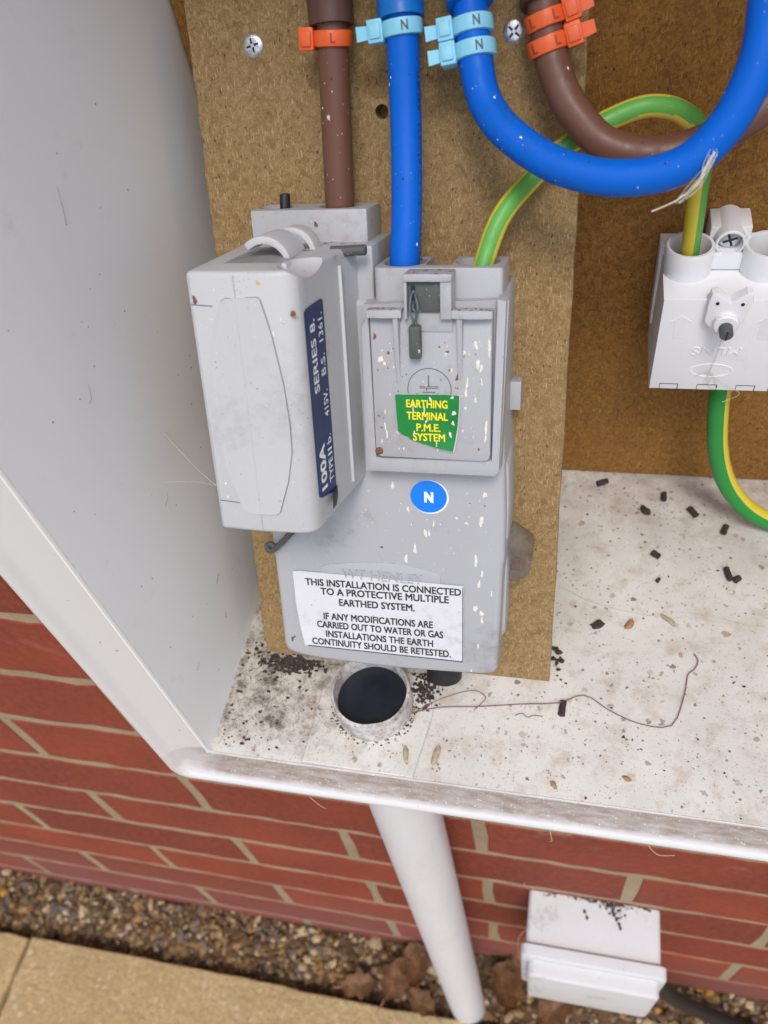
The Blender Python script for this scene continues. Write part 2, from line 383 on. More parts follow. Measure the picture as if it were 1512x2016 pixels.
def text(s, fn, w=None, h=None, bold=.012, extrude=0, bm=None, sub=0):
    """fill the rectangle w by h (mm); fn(tx, ty, tz) -> position"""
    src = text_bm(s, 0.0, extrude)
    xs = [v.co.x for v in src.verts]; ys = [v.co.y for v in src.verts]; x0, x1, y0, y1 = min(xs), max(xs), min(ys), max(ys)
    k = bold*h                               # stroke gain in mm, made by overprinting shifted copies
    sy = (h-k)/(y1-y0); sx = (w-k)/(x1-x0) if w else sy
    me = bpy.data.meshes.new('tmp'); src.to_mesh(me); src.free()
    for q, (dx, dy) in enumerate([(.5, .5)] if not bold else [(0, 0), (1, 1), (1, 0), (0, 1), (.5, .5)]):
        t = bmesh.new(); t.from_mesh(me)
        for v in t.verts: v.co = Vector(fn((v.co.x-x0)*sx+dx*k, (v.co.y-y0)*sy+dy*k, v.co.z*sy+q*.012))
        bm = join(bm, t)
    bpy.data.meshes.remove(me)
    return bm
def blob(cx, cz, rx, rz, y, seed, fn, k=14, thick=.25, bm=None):
    """thin raised drop lying on a surface; fn(a,b,h) -> position"""
    rnd = random.Random(seed); t = bmesh.new(); outer = []
    top = t.verts.new(fn(cx, cz, thick))
    for i in range(k):
        a = 2*math.pi*i/k; q = rnd.uniform(.8, 1.1)*(1+.22*math.sin(2*a+seed)+.16*math.sin(3*a+seed*1.7))
        sq = 1.0 if math.sin(a) < 0 else .8
        outer.append(t.verts.new(fn(cx+rx*q*math.cos(a)*sq, cz+rz*q*math.sin(a), .03)))
    for i in range(k): t.faces.new((top, outer[i], outer[(i+1) % k]))
    return join(bm, t)

# ================================================================== THE SETTING
HX0, HX1, HZ0, HZ1 = 210, 620, 196, 790        # opening in the wall for the recessed box
GZ = -474
bm = bmesh.new()
vsq = [bm.verts.new(p) for p in ((-60000, -60000, GZ-60), (60000, -60000, GZ-60), (60000, 60000, GZ-60), (-60000, 60000, GZ-60))]; bm.faces.new(vsq)
o = solo('ground', bm, M['earth'], None, None, (0, 0, GZ-60)); o['kind'] = 'structure'

# soil bed beside the wall, uneven
bm = bmesh.new(); nx, ny = 120, 10; rnd = random.Random(3); grid = []
for i in range(nx+1):
    row = []
    for j in range(ny+1):
        x = -1300+i*2900/nx; y = -75+j*85/ny
        z = GZ-6-22*max(0, min(1, (-38-y)/28))+rnd.uniform(-5, 5)+max(0, min(1, (x-230)/200))*(22+20*max(0, (y+50)/50))
        row.append(bm.verts.new((x, y, z)))
    grid.append(row)
for i in range(nx):
    for j in range(ny): bm.faces.new((grid[i][j], grid[i+1][j], grid[i+1][j+1], grid[i][j+1]))
o = solo('soil_strip', bm, M['earth'], None, None, (0, -40, GZ)); o['kind'] = 'structure'
def soil_z(x, y): return GZ-6-22*max(0, min(1, (-38-y)/28))+max(0, min(1, (x-230)/200))*(22+20*max(0, (y+50)/50))

# gravel
variants = []
t = bmesh.new(); bmesh.ops.create_icosphere(t, subdivisions=1, radius=1); IV = [v.co.copy() for v in t.verts]; IF = [[v.index for v in f.verts] for f in t.faces]; t.free()
verts, faces, mids = [], [], []; rnd = random.Random(11)
for s in range(8500):
    x = rnd.uniform(-520, 720); y = rnd.uniform(-70, -1)
    if x > 300 and rnd.random() < .55: continue
    r = rnd.choice((1.4, 1.8, 2.2, 2.6, 3, 3.6, 5.0)) * rnd.uniform(.7, 1.2)
    rx, ry, rz = r*rnd.uniform(.8, 1.7), r*rnd.uniform(.7, 1.2), r*rnd.uniform(.5, .9); a = rnd.uniform(0, 6.3)
    z = soil_z(x, y)+rnd.uniform(-2, 7); b0 = len(verts); ca, sa = math.cos(a), math.sin(a); tl = rnd.uniform(-.6, .6)
    for v in IV:
        q = 1+rnd.uniform(-.22, .22); X, Y, Z = v.x*rx*q, v.y*ry*q, v.z*rz*q; Z += X*tl*.6
        verts.append(((x+X*ca-Y*sa)*MM, (y+X*sa+Y*ca+40)*MM, (z+Z-GZ)*MM))
    mi = rnd.choices(range(5), (30, 34, 22, 13, 1.2))[0]
    for f in IF: faces.append([b0+i for i in f]); mids.append(mi)
me = bpy.data.meshes.new('gravel'); me.from_pydata(verts, [], faces); 
for m in STONES: me.materials.append(m)
me.polygons.foreach_set('material_index', mids); me.update()
gr = bpy.data.objects.new('gravel', me); gr.location = (0, -.04, GZ*MM); COL.objects.link(gr); gr['kind'] = 'stuff'
tag(gr, 'mixed brown and tan gravel in the strip below the brick wall', 'gravel')

# pavement of buff slabs
pv = thing('pavement', None, None, (0, -368, GZ-30), kind='structure')
for (x0, x1, y0, y1, dz) in ((-223, 675, -668, -69, 14), (-1130, -229, -668, -71, 11), (683, 1590, -668, -70, 12), (-223, 675, -1276, -676, 13), (-1130, -231, -1276, -676, 11), (683, 1590, -1276, -676, 10)):
    rnd = random.Random(x0)
    pts = []
    n = 36
    for i in range(n+1): pts.append((x0+(x1-x0)*i/n, y1+rnd.uniform(-1.8, 1.4)))
    for i in range(1, n): pts.append((x1+rnd.uniform(-2, 1.5), y1-(y1-y0)*i/n))
    for i in range(n+1): pts.append((x1-(x1-x0)*i/n, y0+rnd.uniform(-1, 1)))
    for i in range(1, n): pts.append((x0+rnd.uniform(-1.5, 3), y0+(y1-y0)*i/n))
    part('slab', prism(pts, GZ-58, GZ+dz, 'Z', bev=2.5, seg=2), M['paving'], pv, smooth=50)

# brick wall
wall = thing('brick_wall', 'red brick wall with sandy mortar joints around and below the white meter box', 'wall', (0, 0, GZ))
bm = None
XL, XR, ZB, ZT = -1400, 1700, -560, 1300
for (x0, x1, z0, z1) in ((XL, HX0, ZB, ZT), (HX1, XR, ZB, ZT), (HX0, HX1, ZB, HZ0), (HX0, HX1, HZ1, ZT)):
    bm = box(x0, x1, .75, 102, z0, z1, bm=bm)
part('mortar', bm, M['mortar'], wall, smooth=0)
def brick_bm(x0, x1, z0, z1, seed, bm=None, cx=0):
    rnd = random.Random(seed); nl = max(2, int((x1-x0)/15)); out = []
    J = lambda a: rnd.uniform(-a, a)
    for i in range(nl): out.append((x0+(x1-x0)*i/nl+J(1.5), z0+J(2.0)))
    for i in range(2): out.append((x1+J(1.2), z0+(z1-z0)*i/2+J(.6)))
    for i in range(nl): out.append((x1-(x1-x0)*i/nl+J(1.5), z1+J(2.0)))
    for i in range(2): out.append((x0+J(1.2), z1-(z1-z0)*i/2+J(.6)))
    return prism(out, 22, 0, 'Y', bev=.7, seg=1, bm=bm)
full = []
for s in range(7):
    full.append(finish(brick_bm(-107.5, 107.5, -32.5, 32.5, s), (0, 0, 0), M['brick'], 'brick', 40))
far = None; nbr = 0; rnd = random.Random(5)
for c in range(-7, 17):
    off = 0 if c % 2 == 0 else 112.5
    for m in range(-7, 8):
        x0 = off+225*m+5; x1 = x0+215; z0 = 75*c+5; z1 = z0+65
        if x1 < XL or x0 > XR: continue
        near = x1 > -560 and x0 < 900 and c <= 6
        pieces = [(x0, x1, z0, z1)]
        if z1 > HZ0 and z0 < HZ1 and x1 > HX0 and x0 < HX1:
            if z0 < HZ0-6 : pieces = [(x0, x1, z0, HZ0-3)] if x0 >= HX0 and x1 <= HX1 else [p for p in ((x0, min(x1, HX0-2), z0, z1), (max(x0, HX1+2), x1, z0, z1)) if p[1]-p[0] > 12]+([(max(x0, HX0), min(x1, HX1), z0, HZ0-3)] if z0 < HZ0-25 else [])
            else: pieces = [p for p in ((x0, min(x1, HX0-2), z0, z1), (max(x0, HX1+2), x1, z0, z1)) if p[1]-p[0] > 12]
        for p in pieces:
            fullp = p == (x0, x1, z0, z1)
            if near:
                if fullp:
                    b = bpy.data.objects.new('brick', full[rnd.randrange(7)]); COL.objects.link(b); b.parent = wall
                    b.location = (((x0+x1)/2)*MM, rnd.uniform(-.35, .1)*MM, ((z0+z1)/2-GZ)*MM); b.rotation_euler = (rnd.uniform(-.004, .004), rnd.uniform(-.006, .006), rnd.uniform(-.001, .001))
                else: part('brick', brick_bm(*p, c*31+m), M['brick'], wall, 40)
            else: far = brick_bm(*p, c*31+m, far)
part('outer_bricks', far, M['brick'], wall, 40, kind='stuff')

# ================================================================== METER BOX (recessed, front opening 390 x 575)
IX0, IX1, IZ0, IZ1, YF, YB = 220, 610, 205, 780, -52, 163
mb = thing('meter_box', 'open white recessed meter box with grimy speckled floor and moulded front lip', 'meter box', ((IX0+IX1)/2, 0, IZ0))
part('side_wall', box(IX0-3, IX0, YF+1, YB+3, IZ0-3, IZ1+3), M['shell'], mb)
part('side_wall', box(IX1, IX1+3, YF+1, YB+3, IZ0-3, IZ1+3), M['shell'], mb)
part('top_panel', box(IX0, IX1, YF+1, YB+3, IZ1, IZ1+3), M['shell'], mb)
part('back_panel', box(IX0, IX1, YB, YB+3, IZ0-3, IZ1), M['shell'], mb)
BASEK = BASE[mb.name]
BASE[mb.name] = (IX0, YF, IZ0)
fl = part('floor_panel', box(IX0, IX1, YF+1, YB, IZ0-3, IZ0), M['floor'], mb)
BASE[mb.name] = BASEK; fl.location = (Vector((IX0, YF, IZ0))-Vector(BASEK))*MM
# moulded lip swept round the opening
prof = [(1.4, -50.9), (.02, -51.2), (.3, -51.9), (.8, -52.1), (1.3, -51.7), (1.9, -50.5), (3.0, -49.7), (6, -49.8), (11, -50.6), (17, -52.0), (19, -52.8), (20.6, -54.0), (21.8, -55.8), (23.2, -57.2), (24.8, -57.6), (26.4, -56.8), (27.5, -54.6), (27.9, -51), (27.6, 3)]
bm = bmesh.new(); loops = []
for (d, y) in prof:
    pts = rounded(IX0-d, IX1+d, IZ0-d, IZ1+d, 3+.22*d, 6)
    seq = []
    for i, p in enumerate(pts):
        q = pts[(i+1) % len(pts)]; L_ = math.hypot(q[0]-p[0], q[1]-p[1]); seq.append(p)
        if L_ > 60:
            for j in range(1, 10): seq.append((p[0]+(q[0]-p[0])*j/10, p[1]+(q[1]-p[1])*j/10))
    loops.append([bm.verts.new((x, y, z)) for x, z in seq])
for a, b in zip(loops, loops[1:]):
    n = len(a)
    for i in range(n): bm.faces.new((a[i], a[(i+1) % n], b[(i+1) % n], b[i]))
BASE[mb.name] = (IX0-27, 0, IZ0-27)
fg = part('front_lip', bm, M['flange'], mb, 50); BASE[mb.name] = BASEK; fg.location = (Vector((IX0-27, 0, IZ0-27))-Vector(BASEK))*MM

rnd = random.Random(31); bm = None
for (y, z, L_, a) in ((30, 452, 11, 1.2), (-2, 399, 6, .9), (8, 330, 5, .3), (14, 262, 5, .2), (6, 240, 5, 1.4), (-28, 250, 5, .2), (60, 300, 5, 1.1)):
    c = Vector((IX0+.2, y, z)); d = Vector((0, math.cos(a), math.sin(a)))
    pts = [c+d*L_*(t-.5)+Vector((0, rnd.uniform(-.8, .8), rnd.uniform(-.8, .8))) for t in (0, .33, .66, 1)]
    bm = tube(smoothpath(pts, 4), .09, 5, bm=bm, rfn=lambda t: 1-.5*t, front=Vector((1, 0.01, 0)))
for i in range(40): bm = lump((IX0+.05, rnd.uniform(-45, 110), rnd.uniform(215, 480)), (.15, rnd.uniform(.15, .45), rnd.uniform(.15, .5)), 5000+i, 1, .3, bm)
part('dark_fibres', bm, M['dust'], mb, 0, kind='stuff')
# back board fixed flat inside the box
solo('backing_board', box(IX0+1, IX1-1, 145, YB-.5, IZ0+.6, IZ1-4, .6, 1), M['brown_board'], 'dark brown chipboard lining the back of the meter box', 'board', (IX0, 145, IZ0))

# ================================================================== LEANING BOARD
BU0, BU1, BV = 233, 381, 300
lb = thing('leaning_board', 'pale chipboard panel leaning forward behind the grey fuse unit', 'board', (307, 0, 0), BOARD)
rnd = random.Random(2)
pts = [(BU0, 0)]+[(BU0+(BU1-BU0)*i/10, rnd.uniform(-.2, .3)) for i in range(1, 10)]+[(BU1, 0)]+[(BU1+rnd.uniform(-.25, .25), BV*i/40) for i in range(1, 40)]+[(BU1, BV), (BU0, BV)]+[(BU0+rnd.uniform(-.55, .5), BV-BV*i/70) for i in range(1, 70)]
pan = part('panel', prism(pts, 12, 0, 'Y', bev=.35, seg=1), M['board'], lb, 40)
boolean(pan, [prism(circle(307.4, 256, 2.6, 20), -1, 9, 'Y')])
def screw(u, v, r, parent, rot, slotw=.7):
    s = part('screw', lathe([(0.01, 0.75), (r*.55, .75), (r*.86, .55), (r, .1), (r, -.5), (r*.9, -.5)], (u, 0, v), 'Y', 28), M['zinc'], parent, 40)
    bm = None
    for k in range(2):
        a = rot+k*math.pi/2; ca, sa = math.cos(a), math.sin(a); pts = []
        for (x, z) in ((-r*.62, -slotw*.45), (-r*.2, -slotw*.62), (r*.2, -slotw*.62), (r*.62, -slotw*.45), (r*.62, slotw*.45), (r*.2, slotw*.62), (-r*.2, slotw*.62), (-r*.62, slotw*.45)):
            pts.append((u+x*ca-z*sa, v+x*sa+z*ca))
        bm = prism(pts, -.4, -.78-.01*k, 'Y', bm=bm)
    part('cross_slot', bm, M['slot'], s)
    bm = lathe([(.01, .84), (r*.16, .84), (r*.2, .7)], (u, 0, v), 'Y', 12)
    part('slot_centre', bm, M['zinc'], s)
screw(258.8, 280.2, 4.0, lb, .25); screw(355.9, 279.3, 4.0, lb, .9)

# ================================================================== SERVICE CUT-OUT (grey unit on the leaning board)
su = thing('fuse_unit', 'grey plastic mains fuse unit splashed with bird droppings on the leaning board', 'fuse unit', (307, 0, 26), BOARD)
Yn = lambda n: -n
# main body with a sagging lower edge
low = [(262.5, 28.8), (268, 27.6), (280, 26.6), (295, 26), (310, 25.9), (325, 26.3), (340, 26.9), (352, 27.7)]
outl = low+[(357, 29), (358.6, 32), (359.2, 60), (359.8, 84), (360.4, 87), (360.4, 108), (358.8, 150), (358.8, 192), (357, 194), (262, 194), (258.6, 190), (258.6, 100), (258.9, 60), (258.8, 34), (259.8, 30.6)]
mbody = part('main_body', prism(outl, -.2, Yn(36), 'Y', bev=2.2, seg=3), M['grey'], su, 40)
# raised flank on the right, with the lower moulding step
part('side_moulding', prism([(358, 92), (361.2, 94), (361.4, 110), (360.8, 128), (358, 130)], Yn(2), Yn(30), 'Y', bev=1.2, bev_sides=True), M['grey'], su)
part('side_moulding', prism([(357, 36), (360.4, 40), (360.6, 74), (359.8, 78), (357, 78)], Yn(1), Yn(20), 'Y', bev=1.4, bev_sides=True), M['grey'], su)
part('side_tab', box(355, 363.2, Yn(12), Yn(4), 144.5, 156.5, .4), M['grey'], su)
# fuse base behind the carrier
part('fuse_base', prism([(256.5, 100), (303.5, 100), (306, 108), (308.5, 128), (309.8, 200), (309.8, 213), (258.5, 208), (256.5, 204)], -.2, Yn(34), 'Y', bev=1, bev_sides=True), M['grey'], su)
tb = part('terminal_housing', prism(rounded(259.5, 305.4, -22.5, -.5, .8, 2), 196, 224.3, 'Z', bev=.7), M['grey'], su, 30)
boolean(tb, [prism(circle(267.6, -11.5, 7.6, 28), 208, 230, 'Z'), prism(circle(292.2, -11.5, 7.9, 28), 208, 230, 'Z')])
part('housing_collar', box(258.6, 309.6, Yn(29), Yn(.6), 205, 212.6, .8), M['grey'], su)
part('plug', prism(circle(268, -10, 2.1, 10), 207, 229, 'Z', bev=.5, f=lambda x, y, z: (x+(z-207)*.08, y, z)), M['black'], su)

# fuse carrier
def K(p): return (385+(p[0]-385)*.9684, 258+(p[1]-258)*.9684)      # front mouldings, scaled to the carrier's face
cs = [(304.0, Yn(33)), (302.8, Yn(38)), (300.6, Yn(60)), (299.0, Yn(76)), (298.5, Yn(82)), (297.9, Yn(84.4)), (296.6, Yn(86.3)), (294.6, Yn(87.5)), (292, Yn(88.05)), (285, Yn(88.35)), (278.1, Yn(88.7)), (270, Yn(88.3)), (263, Yn(88.0)), (261.8, Yn(87.2)), (261.5, Yn(85.6)), (260.4, Yn(60)), (259, Yn(33))]
car = part('fuse_carrier', prism(cs, 121.6, 213.6, 'Z', bev=0), M['greyfront'], su, 40)
bm_ = bmesh.new(); bm_.from_mesh(car.data)
es = [e for e in bm_.edges if abs(e.verts[0].co.z-e.verts[1].co.z) < 1e-7]
bmesh.ops.bevel(bm_, geom=es, offset=1.6*MM, segments=3, profile=.5, affect='EDGES', clamp_overlap=True); bm_.to_mesh(car.data); bm_.free()
car.data.polygons.foreach_set('use_smooth', [True]*len(car.data.polygons)); car.data.set_sharp_from_angle(angle=math.radians(40))
sc_b = lump((298.2, Yn(75), 215.2), (9.8, 13, 5.6), 1, 3, 0)
boolean(car, [sc_b])
# oblique cut at the lower rear of the flank follows the unit: flank rib and rear shoulder
part('flank_rib', prism([(Yn(51.2), 126.5), (Yn(49.2), 125), (Yn(49.2), 208), (Yn(51.2), 209)], 300.9, 302.6, 'X', bev=.3, bev_sides=True), M['greyfront'], car)
# barrel shaped panel moulded on the front
pan_ = [(269.4, 202.6), (271.1, 203.6), (282.2, 204), (283.2, 203), (285.8, 192), (288.4, 174.2), (289.2, 160), (288.9, 150), (286.6, 139), (282.2, 126.2), (280.6, 125.2), (270, 125), (268.4, 126), (263.4, 142), (261.6, 156), (261.4, 168), (264.2, 187.8)]
pan_ = [K(p) for p in pan_]
def cy(u):   # front surface depth
    return 88.7-abs(u-278.1)*.05
def grow(pts, d):
    cx = sum(p[0] for p in pts)/len(pts); cz = sum(p[1] for p in pts)/len(pts); return [(x+d*(1 if x > cx else -1), z+d*(1 if z > cz else -1)) for x, z in pts]
part('panel_shade_line', prism(grow(pan_, .16), -80, -.42, 'Y', f=lambda x, y, z: (x, Yn(cy(x)+.14) if y > -20 else Yn(84), z)), M['shade_line'], car, 0)  # darker grey strip paints the shading line round the raised panel
part('front_panel', prism(pan_, -80, -.42, 'Y', bev=.2, seg=1, f=lambda x, y, z: (x, Yn(cy(x)+.75) if y > -20 else Yn(84), z)), M['greyfront'], car, 25)
for (a, b) in (((258.2, 201.4), (266, 201.0)), ((258.6, 129.4), (266.6, 129.0))):
    a, b = K(a), K(b)
    part('parting_line', prism([(a[0]+.2, a[1]-.2), (b[0], b[1]-.2), (b[0], b[1]+.15), (a[0]+.2, a[1]+.15)], Yn(86), Yn(88.4), 'Y', f=lambda x, y, z: (x, Yn(cy(x)+.06) if y < -88 else y, z)), M['ink_grey'], car)
part('centre_crease', prism([(277.95, 122.8), (278.3, 122.8), (278.3, 212.4), (277.95, 212.4)], Yn(87), Yn(89.2), 'Y', bev=.08, seg=1), M['greyfront'], car, 20)
# hooked lug on top
arch = [(270.0 + 9.5-9.5*math.cos(math.radians(a)), 211.5+9.2*math.sin(math.radians(a))) for a in range(44, 181, 8)]
inn = [(272.2 + 7.3-7.3*math.cos(math.radians(a)), 211.2+6.8*math.sin(math.radians(a))) for a in range(180, 43, -8)]
part('hook_lug', prism(arch+inn, Yn(47), Yn(64), 'Y', bev=.5, bev_sides=False), M['greyfront'], car, 40)
part('hook_lug', prism([(x*.92+279.5*.08+4, z+.4) for x, z in arch+inn], Yn(38), Yn(46), 'Y', bev=.5), M['greyfront'], car, 40)
part('top_ledge', box(268, 291, Yn(74), Yn(40), 209, 213.6, .7), M['greyfront'], car)
part('side_latch', prism(circle(302.0, 127.5, 4.6, 20, 4.2)[:11], Yn(66), Yn(71), 'Y', f=lambda x, y, z: (300.2+(x-302)*.35, y-(x-302)*1.6, z)), M['black'], car)
# rating label on the flank, following the moulded section
FLK = [(x, -y) for x, y in cs[1:10]]; FS = [0]
for a, b in zip(FLK, FLK[1:]): FS.append(FS[-1]+math.hypot(b[0]-a[0], b[1]-a[1]))
def flank(n, h=.13):
    q = n-38.0                               # distance along the section from its rear edge
    for i in range(len(FS)-1):
        if q <= FS[i+1] or i == len(FS)-2:
            t = (q-FS[i])/(FS[i+1]-FS[i]); a, b = FLK[i], FLK[i+1]; L_ = FS[i+1]-FS[i]
            nx, nn = (b[1]-a[1])/L_, -(b[0]-a[0])/L_
            return (a[0]+(b[0]-a[0])*t+nx*h, Yn(a[1]+(b[1]-a[1])*t+nn*h))
bm = bmesh.new(); NN = 24; rows = []
for i in range(NN+1):
    n = 67.0+(83.0-67.0)*i/NN; x, y = flank(n, .15); e = min(i, NN-i)
    cut = (1.0, .5, .22, .05)[e] if e < 4 else 0
    vt = 201.4-(n-67)*.05-cut; vb = 130.8+max(0, (n-70))*.22+cut
    rows.append([bm.verts.new((x, y, vb+(vt-vb)*j/6)) for j in range(7)])
for i in range(NN):
    for j in range(6): bm.faces.new((rows[i][j], rows[i+1][j], rows[i+1][j+1], rows[i][j+1]))
rl = part('rating_label', bm, M['navy'], car, 60, label='navy rating label with white lettering on the flank')
def FT(n0, v0):
    def f(tx, ty, tz):
        x, y = flank(n0+ty, .26+tz); return (x, y, v0+tx)
    return f
bm = text('100A', FT(75.0, 135.2), 17.0, 5.4, .09)
bm = text('SERIES', FT(75.4, 171.2), 18.6, 4.3, .05, bm=bm)
bm = text('8.', FT(75.4, 192), 4.2, 4.3, .05, bm=bm)
for s, v0, w_ in (('TYPE', 135.6, 9.2), ('II', 146.0, 2.6), ('b.', 150.4, 3.2), ('415V.', 160.6, 9.6), ('B.S.', 175.6, 7.4), ('1361.', 187.4, 9.6)):
    bm = text(s, FT(69.0, v0), w_, 3.7, .02, bm=bm)
part('lettering', bm, M['ink_white'], rl, 0)
bm = None
for vv in (145.6, 148.9):
    pass
# ---- terminal shroud on the right
fr = part('shroud_frame', prism([(306.6, 130.2), (357.4, 130.6), (358.6, 133), (359.8, 196.4), (356.6, 197), (355.6, 137), (311.2, 136.2), (310.8, 192), (307.8, 187)], Yn(34), Yn(48.4), 'Y', bev=.6), M['grey'], su, 40)
part('shroud_back', prism([(306.8, 131), (358.6, 131), (360.4, 196), (308, 194)], Yn(34), Yn(44), 'Y'), M['grey'], su)
ts = part('terminal_housing', prism(rounded(311, 357.6, -39.5, -15, [2, 2, 3, 1.5], 4), 186, 206, 'Z', bev=.6), M['grey'], su, 30)
boolean(ts, [prism(circle(320.6, -27.5, 8.0, 28, 9.6), 188, 212, 'Z'), prism(circle(347.4, -27, 8.2, 28, 9.4), 188, 212, 'Z'), prism(rounded(329, 338.8, -34, -10, 2), 190, 212, 'Z')])
part('shroud_flank', prism([(357, 131), (358.4, 131), (359.0, 145), (359.0, 196), (357.4, 196.4)], Yn(2), Yn(40), 'Y', bev=.5, bev_sides=True), M['grey'], su)
cov = part('terminal_cover', prism(rounded(311.6, 355.2, 137.2, 193, [.6, .6, 2.4, 2.4], 3), Yn(36), Yn(50), 'Y', bev=.5), M['grey'], su, 30)
# brow ledges, tower and tapering ribs
def brow(u0, u1, bow):
    pts = [(u0, Yn(49))]+[(u0+(u1-u0)*i/8, Yn(53.4+bow*math.sin(math.pi*i/8))) for i in range(9)]+[(u1, Yn(49))]
    return prism(pts, 191.4, 194.2, 'Z', bev=.3)
part('brow', brow(311.4, 323.8, .7), M['grey'], cov); part('brow', brow(341.6, 355.6, .7), M['grey'], cov)
part('tower', prism([(325.2, 186), (341.6, 186), (341.6, 206.2), (325.2, 206.2)], Yn(44), Yn(50.6), 'Y', bev=.3), M['grey'], cov)
part('tower_cap', box(325, 341.8, Yn(54.2), Yn(44), 203.8, 206.5, .5), M['grey'], cov)
part('tower_cheek', box(337.6, 341.6, Yn(53.4), Yn(50), 191, 204.2, .4), M['grey'], cov)
part('tower_cheek', box(325.0, 326.0, Yn(53.4), Yn(50), 191, 204.2, .3), M['grey'], cov)
for (u, v1) in ((321.6, 166.5), (344.2, 168.6)):
    bm = bmesh.new()
    a = [bm.verts.new(p) for p in ((u-1.2, Yn(50.0), 191.6), (u+1.2, Yn(50.0), 191.6), (u+.9, Yn(53.2), 191.6), (u-.9, Yn(53.2), 191.6), (u-.9, Yn(50.0), v1), (u+.9, Yn(50.0), v1), (u+.5, Yn(50.25), v1), (u-.5, Yn(50.25), v1))]
    for q in ((0, 1, 2, 3), (4, 7, 6, 5), (0, 4, 5, 1), (1, 5, 6, 2), (2, 6, 7, 3), (3, 7, 4, 0)): bm.faces.new([a[i] for i in q])
    part('rib', bm, M['grey'], cov, 30)
pl = part('seal_plate', prism(rounded(326.2, 337.4, 193.0, 203.6, .6, 2), Yn(50.4), Yn(51.6), 'Y', bev=.2), M['lead'], cov)
part('slot_hole', prism(rounded(327.2, 328.8, 197, 202.4, .7, 3), Yn(51.3), Yn(51.75), 'Y'), M['slot'], pl)
# hanging lead seal on twisted wire
sl = part('lead_seal', prism(rounded(326.5, 330.6, 177, 188.8, .8, 3), Yn(51.2), Yn(54.6), 'Y', bev=.8, bev_sides=False), M['lead'], cov, 40)
bm = tube(smoothpath([(328, Yn(51.4), 200.5), (327.4, Yn(53.6), 198), (327.2, Yn(54.2), 194), (328.2, Yn(53.6), 190.5), (327.8, Yn(53), 187)]), .38, 8)
bm = tube(smoothpath([(328.2, Yn(51.4), 200.5), (329.6, Yn(53.8), 197), (330, Yn(54.4), 194), (329.2, Yn(53.6), 190.5), (329.2, Yn(53), 187)]), .38, 8, bm=bm)
bm = tube(smoothpath([(328.6, Yn(52), 196.5), (328.4, Yn(54.6), 195.2), (329.4, Yn(54.4), 193), (328.9, Yn(53.6), 190.2)]), .38, 8, bm=bm)
part('seal_wire', bm, M['wire'], sl)
# moulded earth sign
bm = None
R0 = 8.0; cu, cv = 332.8, 164.6
ring = []
b2 = bmesh.new(); k = 48
A = [[b2.verts.new((cu+r*math.cos(2*math.pi*i/k), Yn(50.12), cv+r*math.sin(2*math.pi*i/k))) for i in range(k)] for r in (R0-.14, R0+.14)]
for i in range(k): b2.faces.new((A[0][i], A[0][(i+1) % k], A[1][(i+1) % k], A[1][i]))
for (x0, x1, z0, z1) in ((332.35, 332.75, 165.9, 170), (329.2, 336.2, 165.1, 165.35), (329.2, 336.2, 165.75, 165.95), (330.2, 335.0, 163.5, 163.8)):
    b2 = box(x0, x1, Yn(50.16), Yn(49.8), z0, z1, bm=b2)
part('earth_sign', b2, M['ink_grey'], cov, 0)
# green sticker, torn along its lower edge
gp = [(320, 162.7), (332, 163.0), (344, 163.2), (343.9, 159), (343.4, 152), (342.6, 146.5), (341.6, 141.3), (339, 141.6), (335.4, 142.3), (332, 143.2), (329.7, 143.8), (327.2, 144.6), (325.6, 145.0), (324.4, 146.2), (323.2, 147.2), (321.6, 147.5), (320.7, 148.4), (320.4, 153)]
def gsurf(u, v): return 50.75+.9*max(0, (u-339)/5)**2+.5*max(0, (146-v)/4)**2
bm = bmesh.new(); vv = [bm.verts.new((u, Yn(gsurf(u, v)), v)) for u, v in gp]; f = bm.faces.new(vv); bmesh.ops.triangulate(bm, faces=[f])
bmesh.ops.subdivide_edges(bm, edges=bm.edges[:], cuts=2)
for v in bm.verts: v.co.y = Yn(gsurf(v.co.x, v.co.z))
gs = part('earthing_sticker', bm, M['sticker_green'], cov, 60, label='torn green sticker with yellow capitals')
bm = bmesh.new(); vv = [bm.verts.new((332+(u-332)*1.025+.1, Yn(gsurf(u, v)-.12), 153+(v-153)*1.02-.12)) for u, v in gp]; f = bm.faces.new(vv); bmesh.ops.triangulate(bm, faces=[f]); bmesh.ops.subdivide_edges(bm, edges=bm.edges[:], cuts=3)
for v in bm.verts: v.co.y = Yn(gsurf(v.co.x, v.co.z)-.42)
part('torn_paper_edge', bm, M['paper'], gs)
bm = None
for s, u0, v0, w_ in (('EARTHING', 324.2, 157.9, 15.4), ('TERMINAL', 324.2, 153.2, 15.5), ('P.M.E.', 327.8, 148.7, 9.1), ('SYSTEM', 326.4, 144.9, 12.2)):
    bm = text(s, lambda tx, ty, tz, u0=u0, v0=v0: (u0+tx, Yn(gsurf(u0+tx, v0+ty)+.3+tz), v0+ty), w_, 3.1, .06, bm=bm)
part('lettering', bm, M['ink_yellow'], gs, 0)
part('corner_screw', lump((312.9, Yn(50.4), 139.8), (1.5, 1.1, 1.5), 4, 2, .12), M['rust'], cov)
